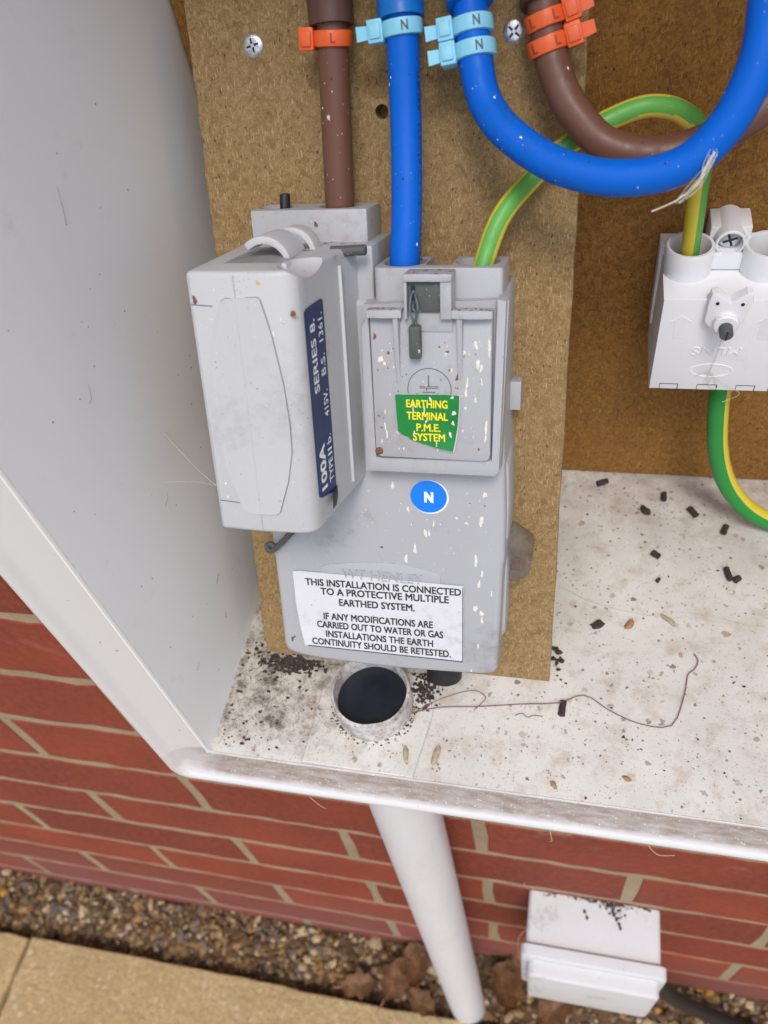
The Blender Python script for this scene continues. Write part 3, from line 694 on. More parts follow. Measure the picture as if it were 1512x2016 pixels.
# ---- stickers and mouldings on the main body
st = part('neutral_sticker', prism(circle(329.5, 114.5, 7.9, 48, 7.5), Yn(36.02), Yn(36.14), 'Y'), M['ink_white'], su, 0)
part('blue_disc', prism(circle(329.1, 114.7, 7.55, 48, 7.2), Yn(36.1), Yn(36.24), 'Y'), M['sticker_blue'], st, 0)
part('lettering', text('N', lambda tx, ty, tz: (327.3+tx, Yn(36.33+tz), 112.1+ty), 3.8, 4.9, .12), M['ink_white'], st, 0)
plq = [(280, 71), (280, 77.6), (284, 79.2), (296.3, 81.2), (307, 82.2), (316, 82), (326, 80.4), (332.8, 78.6), (333.6, 77.8), (333.6, 71)]
plt = part('maker_plate', prism(plq, Yn(35.6), Yn(36.6), 'Y', bev=.35), M['grey'], su, 30)
part('moulded_name', text('WT HENLEY', lambda tx, ty, tz: (290+tx, Yn(36.55+max(0, tz)*3), 73.2+ty), 36, 4.6, 0, .04), M['grey'], plt, 30)
def lsurf(u, v):
    return 36.75+1.2*max(0, (271.5-u)/4.5)**2+.25*math.exp(-((v-74)/3)**2)+.12*math.sin(v*.35)*max(0, (276-u)/9)
bm = bmesh.new(); rows = []
for i in range(25):
    row = []
    for j in range(15):
        t = j/14; u = 267.6+(343.6-267.6)*i/24; v0 = 34.7-.5*i/24; v1 = 75-1.0*i/24
        v = v0+(v1-v0)*t; uu = u+(1-i/24)*(2.0*(1-t)-.9*math.sin(math.pi*t))
        row.append(bm.verts.new((uu, Yn(lsurf(uu, v)), v)))
    rows.append(row)
for i in range(24):
    for j in range(14): bm.faces.new((rows[i][j], rows[i+1][j], rows[i+1][j+1], rows[i][j+1]))
wl = part('warning_label', bm, M['paper'], su, 60, label='white paper warning label in black capitals')
bm = None
for s, ua, va, ub, vb in (('THIS INSTALLATION IS CONNECTED', 272.6, 67.8, 342.5, 68.9), ('TO A PROTECTIVE MULTIPLE', 279.4, 63.4, 337.2, 64.6), ('EARTHED SYSTEM.', 287.6, 58.3, 322.1, 58.9), ('IF ANY MODIFICATIONS ARE', 279.8, 50.3, 330.1, 50.9), ('CARRIED OUT TO WATER OR GAS', 276.3, 45.6, 334.6, 46.1), ('INSTALLATIONS THE EARTH', 280.2, 40.7, 330.0, 40.9), ('CONTINUITY SHOULD BE RETESTED.', 273.2, 36.0, 337.9, 36.1)):
    bm = text(s, lambda tx, ty, tz, ua=ua, va=va, ub=ub, vb=vb: (ua+tx, Yn(lsurf(ua+tx, va+ty)+.13+tz), va+ty+(vb-va)*tx/(ub-ua)), ub-ua, 3.7, .06, bm=bm)
part('lettering', bm, M['ink_black'], wl, 0)
bm = None   # black print rule along the right and lower edge
bm = prism([(343.1, 34.7), (343.4, 34.7), (343.4, 73.4), (343.1, 73.4)], Yn(36.5), Yn(37.1), 'Y', bm=bm)
bm = prism([(271, 34.85), (343.4, 34.45), (343.4, 34.7), (271, 35.1)], Yn(36.5), Yn(37.1), 'Y', bm=bm)
part('border_rule', bm, M['ink_black'], wl, 0)
# ---- clear lug, gland, bottom wire
cl = part('clear_lug', prism([(359, 88), (362, 88.4), (370.2, 82.4), (371, 80), (370.2, 70.6), (368, 66), (362.6, 63.4), (359, 66)], Yn(1), Yn(13), 'Y', bev=.5, bev_sides=True, seg=1), M['clear'], su, 40)
part('rusty_screw', lump((364.4, Yn(8), 70.5), (3.6, 3.2, 3.0), 9, 2, .22), M['rust'], cl)
part('cable_gland', prism(circle(331, -14, 8.5, 28), 8, 27, 'Z', bev=1.5), M['black'], su)
bm = tube(smoothpath([(272, Yn(38), 98), (266, Yn(38.6), 91.5), (261, Yn(39), 86.5), (258.4, Yn(39), 85.4), (257.4, Yn(39), 87.4), (259, Yn(39), 88.8), (260.6, Yn(39), 87.6)]), 1.3, 10)
part('hooked_wire', bm, M['lead'], su)
# seal laid over the carrier top
bm = tube(smoothpath([(284, Yn(52), 214.2), (290, Yn(49), 213.4), (297, Yn(45), 212.6), (303, Yn(41), 212.4)]), .5, 8)
bm = tube(smoothpath([(286, Yn(55), 213.2), (292, Yn(50.5), 212.8), (298, Yn(45.6), 212.2)]), .4, 8, bm=bm)
part('seal_wire', bm, M['wire'], su)
bm = prism(circle(212.6, 0, 1.9, 14), 0, 14, 'X', bev=.4, f=lambda x, y, z: (297.5+x*.85, Yn(45)+z+x*.25, 212.6+(y-212.6)))
part('lead_seal', bm, M['lead'], su)
# ---- droppings and rust spots as thin raised drops
def on(n): return lambda a, b, h: (a, Yn(n+h), b)
wsp = [(935, 683), ]
def drops(name, lst, mat, parent, n, seed, th=.3):
    bm = None
    if parent is car: lst = [(*K(d[:2]), d[2], d[3]) for d in lst]; n = 88.2
    for i, (u, v, rx, rz) in enumerate(lst): bm = blob(u, v, rx, rz, 0, seed+i, on(n), bm=bm, thick=th)
    part(name, bm, mat, parent, 60, kind='stuff')
rnd = random.Random(21)
cdrops = [(349.6, 181.5, .9, 1.3), (350.4, 174.5, 1, 1.6), (351.6, 173.2, .7, 1.3), (346.6, 167.4, .5, 2.4), (346.2, 163.8, .5, 2.0), (354.4, 180.6, .45, 4.2), (351.8, 168.0, .4, 1.4), (349.6, 161.2, .7, .9), (353.6, 151, .7, 2.6), (353.4, 146.4, .5, 1.6), (315.0, 175.5, 1.0, 1.4), (316.4, 174, .6, .8), (315.6, 150, .4, 1.6), (316.2, 146.6, .5, 1.7), (336, 188.4, .5, .6), (339, 178, .6, .8), (346, 158, .5, .7), (345.6, 178.6, .5, .9)]
cdrops += [(rnd.uniform(313, 354), rnd.uniform(139, 188), rnd.uniform(.15, .4), rnd.uniform(.2, .8)) for _ in range(45)]
drops('bird_droppings', cdrops, M['splat'], cov, 50.02, 10)
gdrops = [(333.3, 161.4, .6, .9), (326.8, 157.6, .35, 1.5), (331, 157.2, .4, 1.4), (331.6, 152.8, .5, .6), (342, 156.4, .8, 1.0), (341.6, 152.5, .5, 1.1), (340.6, 148, .6, 1.2), (335.4, 143.9, .35, 1.1), (327, 148.2, .5, .7), (341.4, 162.3, .7, .5)]
drops('bird_droppings', gdrops, M['splat'], gs, 51.3, 60)
bdrops = []
def L2(lst, s=1): return lst
bdrops = [(314.2, 118.8, .8, 1.7), (320.3, 108.4, .6, 1.5), (327.4, 97.8, .8, 1.9), (329, 97.9, .6, 1.7), (322.8, 89.8, .9, 2.0), (318.8, 84.8, .9, 1.9), (350.6, 105, 1.0, 2.6), (352, 117, .9, 1.4), (344.6, 103.6, .9, .7), (340.6, 105.6, .7, .5), (348.6, 86.4, .9, 2.6), (351.2, 80.2, .6, 1.6), (350, 74.8, .7, 1.8), (348.6, 62.8, 1.0, 1.7), (351.2, 60.4, 1.0, 1.4), (351.4, 57, .6, 1.8), (349.8, 43.2, .5, 1.1), (355.4, 71, .4, 1.4), (331, 102.4, .4, 1.6), (347, 29.5, .5, .8)]
bdrops += [(rnd.uniform(300, 356), rnd.uniform(80, 124), rnd.uniform(.12, .3), rnd.uniform(.15, .45)) for _ in range(40)]
drops('bird_droppings', [d for d in bdrops if math.hypot(d[0]-329.4, d[1]-114.5) > 8.4], M['splat'], su, 36.02, 120)
drops('rust_spots', [(263.2, 37.0, .9, 1.2), (264.4, 38.4, .7, .7), (308.4, 89.6, .7, .6), (352, 112, .5, .3), (346, 112.8, .4, .3)], M['rust'], su, 36.02, 200)
drops('rust_spots', [(260.0, 203, .9, 1.2), (270.8, 200.2, .9, 1.2), (268.8, 196.8, 1.1, 1.4), (274.4, 197, .6, .7), (294, 198.8, .9, 1.2), (279.6, 168.4, .6, .6), (274.6, 157, .6, .7)], M['rust'], car, 83.75, 230)
drops('ochre_spots', [(282.8, 208.6, 1.0, 1.1), (266.6, 138.4, .7, .8), (281.4, 135.8, .6, 1.2), (271.8, 135.6, .8, 1.5)], M['ochre'], car, 83.75, 260)
drops('bird_droppings', [(275.8, 209, .7, .8), (267.4, 206.4, .4, .5), (289.6, 197, .35, 1.0), (286.4, 192, .3, 1.1), (290.2, 196, .4, .4), (274.4, 149.6, .7, 2.0), (271.8, 136.6, .5, 1.4), (272.6, 131, .4, 1.0), (273.2, 121.6, .8, 1.2), (262, 136.4, .5, .5), (262.2, 131, .4, .7)]+[(rnd.uniform(260, 292), rnd.uniform(120, 210), rnd.uniform(.1, .28), rnd.uniform(.1, .4)) for _ in range(40)], M['splat'], car, 83.6, 300)
drops('rust_spots', [(304.4-19, 219, .9, 1.1)], M['rust'], su, 22.5, 330)
drops('grime_spots', [(rnd.uniform(313, 354), rnd.uniform(138, 190), rnd.uniform(.2, .5), rnd.uniform(.2, .6)) for _ in range(26)]+[(313.2, 184, .8, 1.0), (343, 169.5, .6, 1.3), (339.5, 178.8, .9, .5), (318, 178, .5, .8)], M['rust'], cov, 50.01, 400)
# grime lying on the ledges
def ledge(bm, u0, u1, n0, n1, v, cnt, seed):
    rnd = random.Random(seed)
    for i in range(cnt):
        bm = lump((rnd.uniform(u0, u1), Yn(rnd.uniform(n0, n1)), v+.1), (rnd.uniform(.25, .9), rnd.uniform(.25, .8), rnd.uniform(.06, .2)), seed*100+i, 1, .3, bm)
    return bm
bm = ledge(None, 312, 323.5, 50, 53.6, 194.2, 14, 1); bm = ledge(bm, 342, 355, 50, 53.6, 194.2, 16, 2); bm = ledge(bm, 326, 341, 46, 53.6, 206.5, 16, 3)
bm = ledge(bm, 308, 357, 44.6, 48, 136.8, 24, 4); bm = ledge(bm, 288, 306, 36, 60, 212.6, 30, 5); bm = ledge(bm, 260, 306, 23, 28.5, 212.6, 14, 6)
part('settled_dirt', bm, M['dust'], su, 0, kind='stuff')

# ================================================================== CABLES
def wpath(lst): return [Wb(*p) for p in lst]
def cable(name, label, pts, r, mat, sheath=None, sub=8, ncut=None):
    t = thing(name, label, 'cable', tuple(pts[-1] if pts[-1][2] < pts[0][2] else pts[0]))
    part('insulation', tube(smoothpath(pts, sub), r, 20), mat, t, 60)
    if sheath:
        sp, sr, sm = sheath
        pth = smoothpath(sp, 4); tgt = (pth[0]-pth[1]).normalized()
        bm = tube(pth, sr, 24, caps=True)
        part('outer_sheath', bm, sm, t, 50)
    return t
UP = lambda p, dz, dx=0, dy=0: Vector((p[0]+dx, p[1]+dy, p[2]+dz))
b1 = wpath([(292.0, 216, 12), (292.8, 235, 13), (293.6, 258, 14), (294.2, 282, 15), (293.6, 296, 15)]); b1 += [UP(b1[-1], 30, -1, 6), UP(b1[-1], 130, -2, 10), UP(b1[-1], 280, -2, 10)]
s1 = [b1[3]+(b1[4]-b1[3])*.12, b1[4], *b1[5:]]
cab1 = cable('brown_cable', 'straight brown live cable dropping into the left fuse holder', b1, 5.55, M['brown'], (s1, 7.9, M['brown_sheath']))
b2_ = wpath([(320.0, 197, 27.5), (320.2, 207, 27), (320.9, 225, 24), (320.6, 252, 20), (319.8, 282, 18.5), (318.8, 296, 18)]); b2_ += [UP(b2_[-1], 30, -1, 6), UP(b2_[-1], 130, -2, 10), UP(b2_[-1], 280, -2, 10)]
s2 = [b2_[4]+(b2_[5]-b2_[4])*.15, b2_[5], *b2_[6:]]
cab2 = cable('blue_cable', 'straight blue neutral cable dropping into the centre terminal', b2_, 5.6, M['blue'], (s2, 7.9, M['blue_sheath']))
b3 = wpath([(341.6, 296, 16), (343.4, 282, 18), (345.6, 268, 21), (349.4, 257, 25), (358, 247.6, 31), (374.6, 238.0, 38), (394.2, 234.2, 43), (412.2, 237.6, 46), (424, 249.4, 48), (429.8, 265.4, 49), (430.3, 281, 49)])
b3 = [UP(b3[0], 280, -2, 12), UP(b3[0], 130, -2, 12), UP(b3[0], 32, -1, 7)]+b3+[UP(b3[-1], 30, -2, 8), UP(b3[-1], 130, -6, 20), UP(b3[-1], 280, -6, 20)]
s3 = [b3[4]+(b3[3]-b3[4])*.35, b3[3], b3[2], b3[1], b3[0]]
cab3 = cable('blue_cable', 'blue neutral cable hanging in a wide loop across the upper right', b3, 5.75, M['blue'], (s3, 7.9, M['blue_sheath']))
b4 = wpath([(365.6, 296, 12), (366.8, 284.6, 13), (368.6, 275, 14), (371.4, 265.6, 16), (377.4, 254.6, 18), (388.9, 243.4, 19), (405.7, 239.6, 19), (424, 244, 18), (440, 254, 15), (452, 270, 12)])
b4 = [UP(b4[0], 280, -2, 10), UP(b4[0], 130, -2, 10), UP(b4[0], 32, -1, 6)]+b4+[UP(b4[-1], 40, 6, 6), UP(b4[-1], 140, 8, 8), UP(b4[-1], 270, 8, 8)]
s4 = [b4[4]+(b4[3]-b4[4])*.1, b4[3], b4[2], b4[1], b4[0]]
cab4 = cable('brown_cable', 'brown live cable looping behind the blue loop at the upper right', b4, 5.7, M['brown'], (s4, 7.9, M['brown_sheath']))
# specks of dirt and droppings stuck to the cables
def cable_spots(t, pts, r, n, seed):
    rnd = random.Random(seed); P = smoothpath(pts, 8); bms = {'splat': None, 'soil': None}
    P = [(a, b) for a, b in zip(P, P[1:]) if a.z < 480]
    for i in range(n):
        a, b = rnd.choice(P); c = a.lerp(b, rnd.random()); tg = (b-a).normalized(); v = Vector((385, -186, 580))-c
        v = (v-tg*v.dot(tg)).normalized(); sd_ = tg.cross(v); th = rnd.uniform(-1.3, 1.3); nn = v*math.cos(th)+sd_*math.sin(th)
        m = rnd.choice(('splat', 'soil', 'soil')); q = rnd.choice((.12, .15, .2, .25, .4))
        l_ = bmesh.new(); bmesh.ops.create_icosphere(l_, subdivisions=1, radius=1)
        for w_ in l_.verts:
            x, y, z = w_.co*(1+rnd.uniform(-.25, .25)); w_.co = c+nn*(r+z*.12)+tg*x*q*1.4+tg.cross(nn)*y*q
        bms[m] = join(bms[m], l_)
    for m, b_ in bms.items():
        if b_: part('dirt_specks', b_, M[m], t, 60, kind='stuff')
for q_, (t_, p_, r_) in enumerate(((cab1, b1, 5.55), (cab2, b2_, 5.6), (cab3, b3, 5.75), (cab4, b4, 5.7))): cable_spots(t_, p_, r_, 20, 900+q_)
# small print along the blue cable
bm = None
def roundc(tx, ty, tz):
    v = 268-tx; t_ = min(1, max(0, (252-v)/27)); n0 = 20+4*t_-.04*(v-252)*0; a = math.radians(58+ty*9.5); u0 = 320.6+.3*t_
    return Wb(u0+5.68*math.sin(a), v, n0-.2+5.68*math.cos(a))
bm = text('0.6/1kV   ELECTRIC CABLE   25mm2', roundc, 62, 1.9, .0)
part('printed_text', bm, M['ink_black'], cab2, 0)

def stripes(pairs, half):
    def f(t, a):
        for (t0, p0), (t1, p1) in zip(pairs, pairs[1:]):
            if t <= t1: ph = p0+(p1-p0)*(t-t0)/max(1e-6, t1-t0); break
        d = abs((a-ph+180) % 360-180)
        return 0 if d < half else 1
    return f
e1 = wpath([(347.6, 194, 27), (349.0, 204, 26.5), (354.6, 220.4, 19), (365.4, 233.2, 11), (376.2, 242.6, 9)])+[Vector(p) for p in ((391, 108, 434), (404, 111, 436.4), (415.6, 114, 431.6), (423.8, 117, 420), (425.8, 121, 393.5), (426.9, 124, 371), (427.4, 125, 352))]
t = thing('earth_cable', 'green and yellow earth cable arching from the grey unit to the white block', 'cable', tuple(e1[-1]))
part('insulation', tube(smoothpath(e1, 10), 3.75, 36, matfn=stripes([(0, -8), (.35, -8), (.5, -10), (.62, -24), (.72, -45), (.8, -55), (1, -58)], 46)), [M['green'], M['yellow']], t, 60)
e2 = [Vector(p) for p in ((450.5, 124, 318), (451.2, 122, 305), (451.8, 119, 287), (455.5, 116, 262), (462.5, 113, 241), (474, 111, 224), (489, 110, 213), (508, 108, 210), (530, 104, 212), (554, 99, 221), (580, 93, 240), (611, 88, 268))]
t = thing('earth_cable', 'green and yellow earth cable curling down below the white block', 'cable', (508, 108, 205))
part('insulation', tube(smoothpath(e2, 10), 4.9, 28, matfn=stripes([(0, 55), (.3, 50), (.6, 50), (1, 50)], 80)), [M['green_deep'], M['yellow']], t, 60)

# ================================================================== CABLE TIES
def tie(c, axis, right, r, mat, label, letter, ltmat, head_dir, group, tail=True, letters=1, wid=5.2):
    """c centre on the cable, axis along cable, right = screen right across the cable"""
    ax = Vector(axis).normalized(); rt = (Vector(right)-ax*Vector(right).dot(ax)).normalized(); out = rt.cross(ax)
    out = out if out.y < 0 else -out
    Mx = Matrix((( rt.x, -out.x, ax.x, 0), (rt.y, -out.y, ax.y, 0), (rt.z, -out.z, ax.z, 0), (0, 0, 0, 1)))
    frame = Matrix.Translation(Vector(c)*MM) @ Mx
    t = thing('cable_tie', label, 'cable tie', (0, 0, 0), frame, group)
    band = part('band', lathe([(r, -wid/2), (r+1.1, -wid/2+.2), (r+1.3, -wid/2+.8), (r+1.3, wid/2-.8), (r+1.1, wid/2-.2), (r, wid/2), (r, -wid/2)], (0, 0, 0), 'Z', 36), mat, t, 40)
    h = head_dir
    x0, x1 = (r+.2, r+5.6) if h > 0 else (-r-5.6, -r-.2)
    hd = part('head', box(x0, x1, -4.6, 2.2, -wid/2-1.0, wid/2+1.0, .5), mat, t)
    part('head_rim', box(x0+.8, x1-.8, -5.4, -4.2, -wid/2+.2, wid/2-.2, .4), mat, hd)
    if tail:
        xa, xb = (x1-.5, x1+4.2) if h > 0 else (x0-4.2, x0+.5)
        part('tail', prism([(xa, -wid/2+.3), (xb, -wid/2+.6), (xb, wid/2-.6), (xa, wid/2-.3)], -2.6, -1.2, 'Y', bev=.3), mat, t)
    bm = None
    for q in range(letters):
        a0 = (18 if letters == 1 else (-35, 32)[q])
        def cyl(tx, ty, tz, a0=a0):
            a = math.radians(a0)+(tx-1.2)/(r+1.35); return ((r+1.38+tz)*math.sin(a), -(r+1.38+tz)*math.cos(a), -1.55+ty)
        bm = text(letter, cyl, 1.9 if letter == 'L' else 2.4, 3.1, .06, bm=bm)
    part('lettering', bm, ltmat, band, 0)
    return t
X = Vector((1, 0, 0))
def up_of(pts, i): return (pts[i+1]-pts[i-1]).normalized() if (pts[i+1]-pts[i-1]).z > 0 else (pts[i-1]-pts[i+1]).normalized()
tie(Wb(294.3, 279.8, 15), b1[3]-b1[1], X, 5.6, M['orange'], 'orange cable tie printed L on the straight brown cable', 'L', M['ink_red'], -1, 'orange cable ties', tail=False)
tie(Wb(319.9, 281.2, 18.6), b2_[4]-b2_[3]+Vector((-2, 0, 0)), X, 5.7, M['cyan'], 'pale blue cable tie printed N on the straight blue cable', 'N', M['ink_grey'], -1, 'pale blue cable ties')
tie(Wb(343.6, 280.4, 18.2), b3[3]-b3[5], X, 5.8, M['cyan'], 'upper pale blue cable tie printed N on the looped blue cable', 'N', M['ink_grey'], -1, 'pale blue cable ties')
tie(Wb(344.8, 273.2, 19.8), b3[3]-b3[5], X, 5.8, M['cyan'], 'lower pale blue cable tie printed N on the looped blue cable', 'N', M['ink_grey'], -1, 'pale blue cable ties')
tie(Wb(367.4, 281.2, 13.4), Vector((-.30, .42, .86)), X, 5.8, M['orange'], 'upper orange cable tie printed L on the looped brown cable', 'L', M['ink_red'], 1, 'orange cable ties', letters=2)
tie(Wb(368.6, 273.8, 14.4), Vector((-.30, .42, .86)), X, 5.8, M['orange'], 'lower orange cable tie printed L on the looped brown cable', 'L', M['ink_red'], 1, 'orange cable ties', letters=2)

# ================================================================== WHITE EARTH TERMINAL BLOCK
eb = thing('terminal_block', 'white plastic earth terminal block with two round collars on the brown board', 'terminal block', (442, 145, 310))
ebody = part('cover', prism([(417, 310), (467.5, 310), (466.5, 359.4), (417.6, 359.4)], 144.9, 105, 'Y', bev=.8, f=lambda x, y, z: (x+(0 if y > 140 else 0), y, z)), M['white'], eb, 40)
part('base_flange', box(416.2, 468.2, 136, 144.8, 322, 364.5, .5), M['white'], eb)
for cx in (427, 457.6):
    part('collar', lathe([(9.2, 357), (9.7, 359.6), (9.9, 371), (9.5, 371.6), (8.3, 371.6), (8.1, 371), (8.0, 357.5), (9.2, 357)], (cx, 125.5, 0), 'Z', 40), M['white'], eb, 40)
    part('collar_opening', lathe([(.01, 361), (8.05, 361)], (cx, 125.5, 0), 'Z', 32), M['black'], eb)
ml = part('mounting_lug', box(434.6, 450.6, 131, 144.8, 359.5, 376, .5), M['white'], eb)
part('screw_boss', lathe([(5.9, 0), (5.9, 19), (5.5, 19.4), (4.9, 19.4), (4.8, 14), (.01, 14)], (442.4, 144.8, 371.6), 'Y', 28), M['white'], ml, 40)
part('lug_cheek', box(436.2, 448.8, 124.4, 131.4, 360, 367.5, .5), M['white'], ml)
sw = part('screw', lathe([(.01, 16.6), (2.6, 16.6), (4.1, 15.9), (4.75, 14.6), (4.75, 13)], (442.4, 144.8, 371.6), 'Y', 24), M['zinc'], eb, 40)
bm = None
for a in (.35, .35+math.pi/2):
    ca, sa = math.cos(a), math.sin(a)
    bm = prism([(442.4+x*ca-z*sa, 371.6+x*sa+z*ca) for x, z in ((-2.9, -.5), (2.9, -.5), (2.9, .5), (-2.9, .5))], 130, 128.1-.02*a, 'Y', bm=bm)
part('cross_slot', bm, M['slot'], sw)
# sealing lug, V notched with two small holes, and the slotted stud below it
vl = [(434.4, 351), (434.6, 361), (435.4, 364.6), (437.4, 365.2), (442.9, 360.4), (448.4, 365.2), (450.6, 364.6), (451.4, 361), (449.6, 353), (447.8, 348), (445.6, 345), (441.4, 345), (438.2, 346.4)]
lg = part('sealing_lug', prism(vl, 106, 101.4, 'Y', bev=.5), M['white'], eb, 30)
part('lug_hole', prism(circle(438, 360.4, .75, 12), 103, 101.2, 'Y'), M['black'], lg); part('lug_hole', prism(circle(447.6, 360, .75, 12), 103, 101.2, 'Y'), M['black'], lg)
part('stud_collar', lathe([(5.0, 0), (5.0, 2.6), (4.4, 3.2), (3.4, 3.2)], (442.6, 101.6, 351), 'Y', 28), M['white'], lg, 40)
sb = part('slotted_stud', lathe([(.01, 8.4), (2.2, 8.4), (2.7, 7.8), (2.7, 3)], (442.6, 101.6, 350.6), 'Y', 18), M['lead'], lg, 40)
part('stud_slot', box(442.3, 442.9, 93, 93.6, 348.4, 352.8), M['slot'], sb)
# raised arrows, oval and inverted lettering
def arrow(x, z, s=1.0): return [(x-4.6*s, z), (x, z+3.4*s), (x+4.6*s, z), (x+2.3*s, z-.4), (x+2.3*s, z-8.6), (x-2.3*s, z-8.6), (x-2.3*s, z-.4)]
for ax_ in (425.8, 459.4): part('raised_arrow', prism(arrow(ax_, 348), 105.4, 104.84, 'Y', bev=.1), M['white'], ebody, 20)
part('raised_lettering', text('MLNS', lambda tx, ty, tz: (452.4-tx*1.0-ty*.12, 105.02-max(0, tz)*2, 334.8-ty), 20, 4.2, 0, .04), M['white'], ebody, 20)
b2 = bmesh.new(); k = 40
A = [[b2.verts.new((442.0+rx*math.cos(2*math.pi*i/k), yy, 321.6+rz*math.sin(2*math.pi*i/k))) for i in range(k)] for rx, rz, yy in ((9.2, 4.2, 105.02), (9.0, 4.0, 104.8), (8.2, 3.3, 104.8), (8.0, 3.1, 105.02))]
for q in range(3):
    for i in range(k): b2.faces.new((A[q][i], A[q][(i+1) % k], A[q+1][(i+1) % k], A[q+1][i]))
part('raised_oval', b2, M['white'], ebody, 30)
bm = None
for (x0, x1) in ((421.4, 429.4), (437.4, 446), (453.8, 461.8)):
    for (a0, a1, c0, c1) in ((x0, x1, 313.2, 313.5), (x0, x0+.25, 310.4, 313.2), (x1-.35, x1, 310.4, 313.2)): bm = box(a0, a1, 104.9, 105.2, c0, c1, bm=bm)
part('knockout_line', bm, M['ink_black'], ebody, 0)

# ================================================================== DUCT THROUGH THE FLOOR
DX, DY = 297.2, -17.5
dt = thing('service_duct', 'white plastic duct pipe standing through the box floor and dropping to the ground', 'pipe', (311.5, -54, -440))
axd = lambda z: (DX+(205-z)*13/645, DY-(205-z)*32.5/645)
collar = part('upper_collar', lathe([(19.3, 202), (19.4, 222.8), (19.0, 223.6), (18.0, 223.8), (17.5, 223), (17.3, 212), (17.3, 150), (19.3, 150), (19.3, 202)], (DX, DY, 0), 'Z', 48), M['collar'], dt, 40)
for v in collar.data.vertices:
    a_ = math.atan2(v.co.y, v.co.x)
    if v.co.z > .66: v.co.z += .8* (.8*math.sin(3*a_+1)+.6*math.sin(7*a_)+1.2*math.sin(a_+2.2))*MM
part('duct_depth_shade', lathe([(17.25, 214), (17.1, 200), (17.0, 40), (.01, 39)], (DX, DY, 0), 'Z', 40), M['duct_shade'], dt, 40)  # near-black inner skin paints the shade down inside the open white pipe
pth = [Vector((*axd(z), z)) for z in (201, 150, 60, -40, -140, -240, -340, -400, -446, -490)]
part('lower_pipe', tube(pth, 21.2, 40, front=Vector((0, -1, 0)), caps=False, rfn=lambda t: 1-.12*t), M['pipe'], dt, 50)
pts = [(269, 2), (268.2, -30), (267.4, -50.8), (290, -51.2), (322, -51.4), (323, -44), (326.4, -21), (327, 2)]
plate = solo('duct_plate', prism(pts, 205.1, 207.2, 'Z', bev=.5, seg=1), M['floor'], 'thin square white plate on the box floor round the duct collar', 'plate', (222, -52, 206))

boolean(plate, [prism(circle(DX, DY, 18.4, 40), 190, 230, 'Z')]); boolean(fl, [prism(circle(DX, DY, 18.4, 40), 190, 230, 'Z')])
# ================================================================== JUNCTION BOX
jb = thing('junction_box', 'weathered white junction box with stepped lid low on the brick wall', 'junction box', (425, 0, -258))
part('box_body', prism(rounded(373, 477, -258, -158, 4, 3), 6, -41, 'Y', bev=1, f=lambda x, y, z: (x, y, z)), M['jb'], jb, 40)
part('lid_rim', prism(rounded(370, 481, -262, -154, 6, 4), -41.2, -51, 'Y', bev=2.2, seg=3), M['jb'], jb, 40)
part('lid_panel', prism(rounded(376, 476, -256, -161, 6, 4), -50, -63, 'Y', bev=3, seg=3), M['jb'], jb, 40)
part('lid_seam', box(372.2, 478.8, -41.6, -40.6, -259, -156.6, .2), M['ochre'], jb)
bm = None
rnd = random.Random(8)
for i in range(90):
    yy = -abs(rnd.gauss(0, 5)); bm = lump((441+rnd.gauss(0, 1)*(6+yy*.3)-yy*.2, yy, -157.6), (rnd.uniform(.3, 1.1), rnd.uniform(.3, 1.0), rnd.uniform(.1, .4)), 700+i, 1, .4, bm)
for i in range(40): bm = lump((rnd.uniform(378, 476), rnd.uniform(-3, 0), -157.4), (rnd.uniform(.5, 2.4), rnd.uniform(.3, .9), rnd.uniform(.2, .6)), 760+i, 1, .4, bm)
for i, (x, y) in enumerate(((441, -9), (443, -12), (445, -15), (446, -18), (440, -7), (418, -10), (420, -14))): bm = lump((x, y, -157.6), (1.3, 1.8, .4), 830+i, 1, .3, bm)
part('moss_and_dirt', bm, M['soil'], jb, 0, kind='stuff')
jc = [Vector(p) for p in ((470, -22, -250), (482, -24, -272), (503, -29, -325), (530, -30, -364), (566, -30, -408), (610, -30, -446), (660, -32, -478))]
solo('black_cable', tube(smoothpath(jc, 6), 7.4, 16), M['black'], 'thick black cable running down from the junction box to the ground', 'cable', (660, -32, -478))

# ================================================================== LITTER
def pellet(x, y, L_, r, a, label, tilt=0):
    rnd = random.Random(x*7+y)
    t = bmesh.new(); k = 9; n = 5; rings = []
    for i in range(n):
        rings.append([t.verts.new((-L_/2+L_*i/(n-1), r*(1+rnd.uniform(-.15, .12))*math.cos(2*math.pi*j/k), r*(1+rnd.uniform(-.15, .12))*math.sin(2*math.pi*j/k)+r)) for j in range(k)])
    for i in range(n-1):
        for j in range(k): t.faces.new((rings[i][j], rings[i][(j+1) % k], rings[i+1][(j+1) % k], rings[i+1][j]))
    t.faces.new(rings[0]); t.faces.new(rings[-1][::-1])
    fr = Matrix.Translation(Vector((x, y, 205.1))*MM) @ Matrix.Rotation(a, 4, 'Z')
    solo('pellet', t, M['pellet'], label, 'pellet', (0, 0, 0), fr, 'dark pellets scattered on the box floor', 50)
pellet(403, 136, 6.5, 1.7, .5, 'dark pellet at the back of the floor beside the leaning board')
pellet(437, 128, 5.2, 1.6, 1.5, 'upright lying dark pellet nearest the brown backing board')
pellet(452, 118, 6.5, 1.7, 2.2, 'slanting dark pellet left of the curled earth cable')
pellet(468, 107, 5.6, 1.6, 1.25, 'dark pellet under the bend of the earth cable')
pellet(432, 87, 4.6, 1.7, 2.5, 'short reddish brown pellet alone in mid floor')
pellet(468, 78, 7.6, 1.5, 1.75, 'longest dark pellet, left of a touching pair')
pellet(472, 75, 3.6, 1.7, .7, 'stubby dark pellet, right of a touching pair')
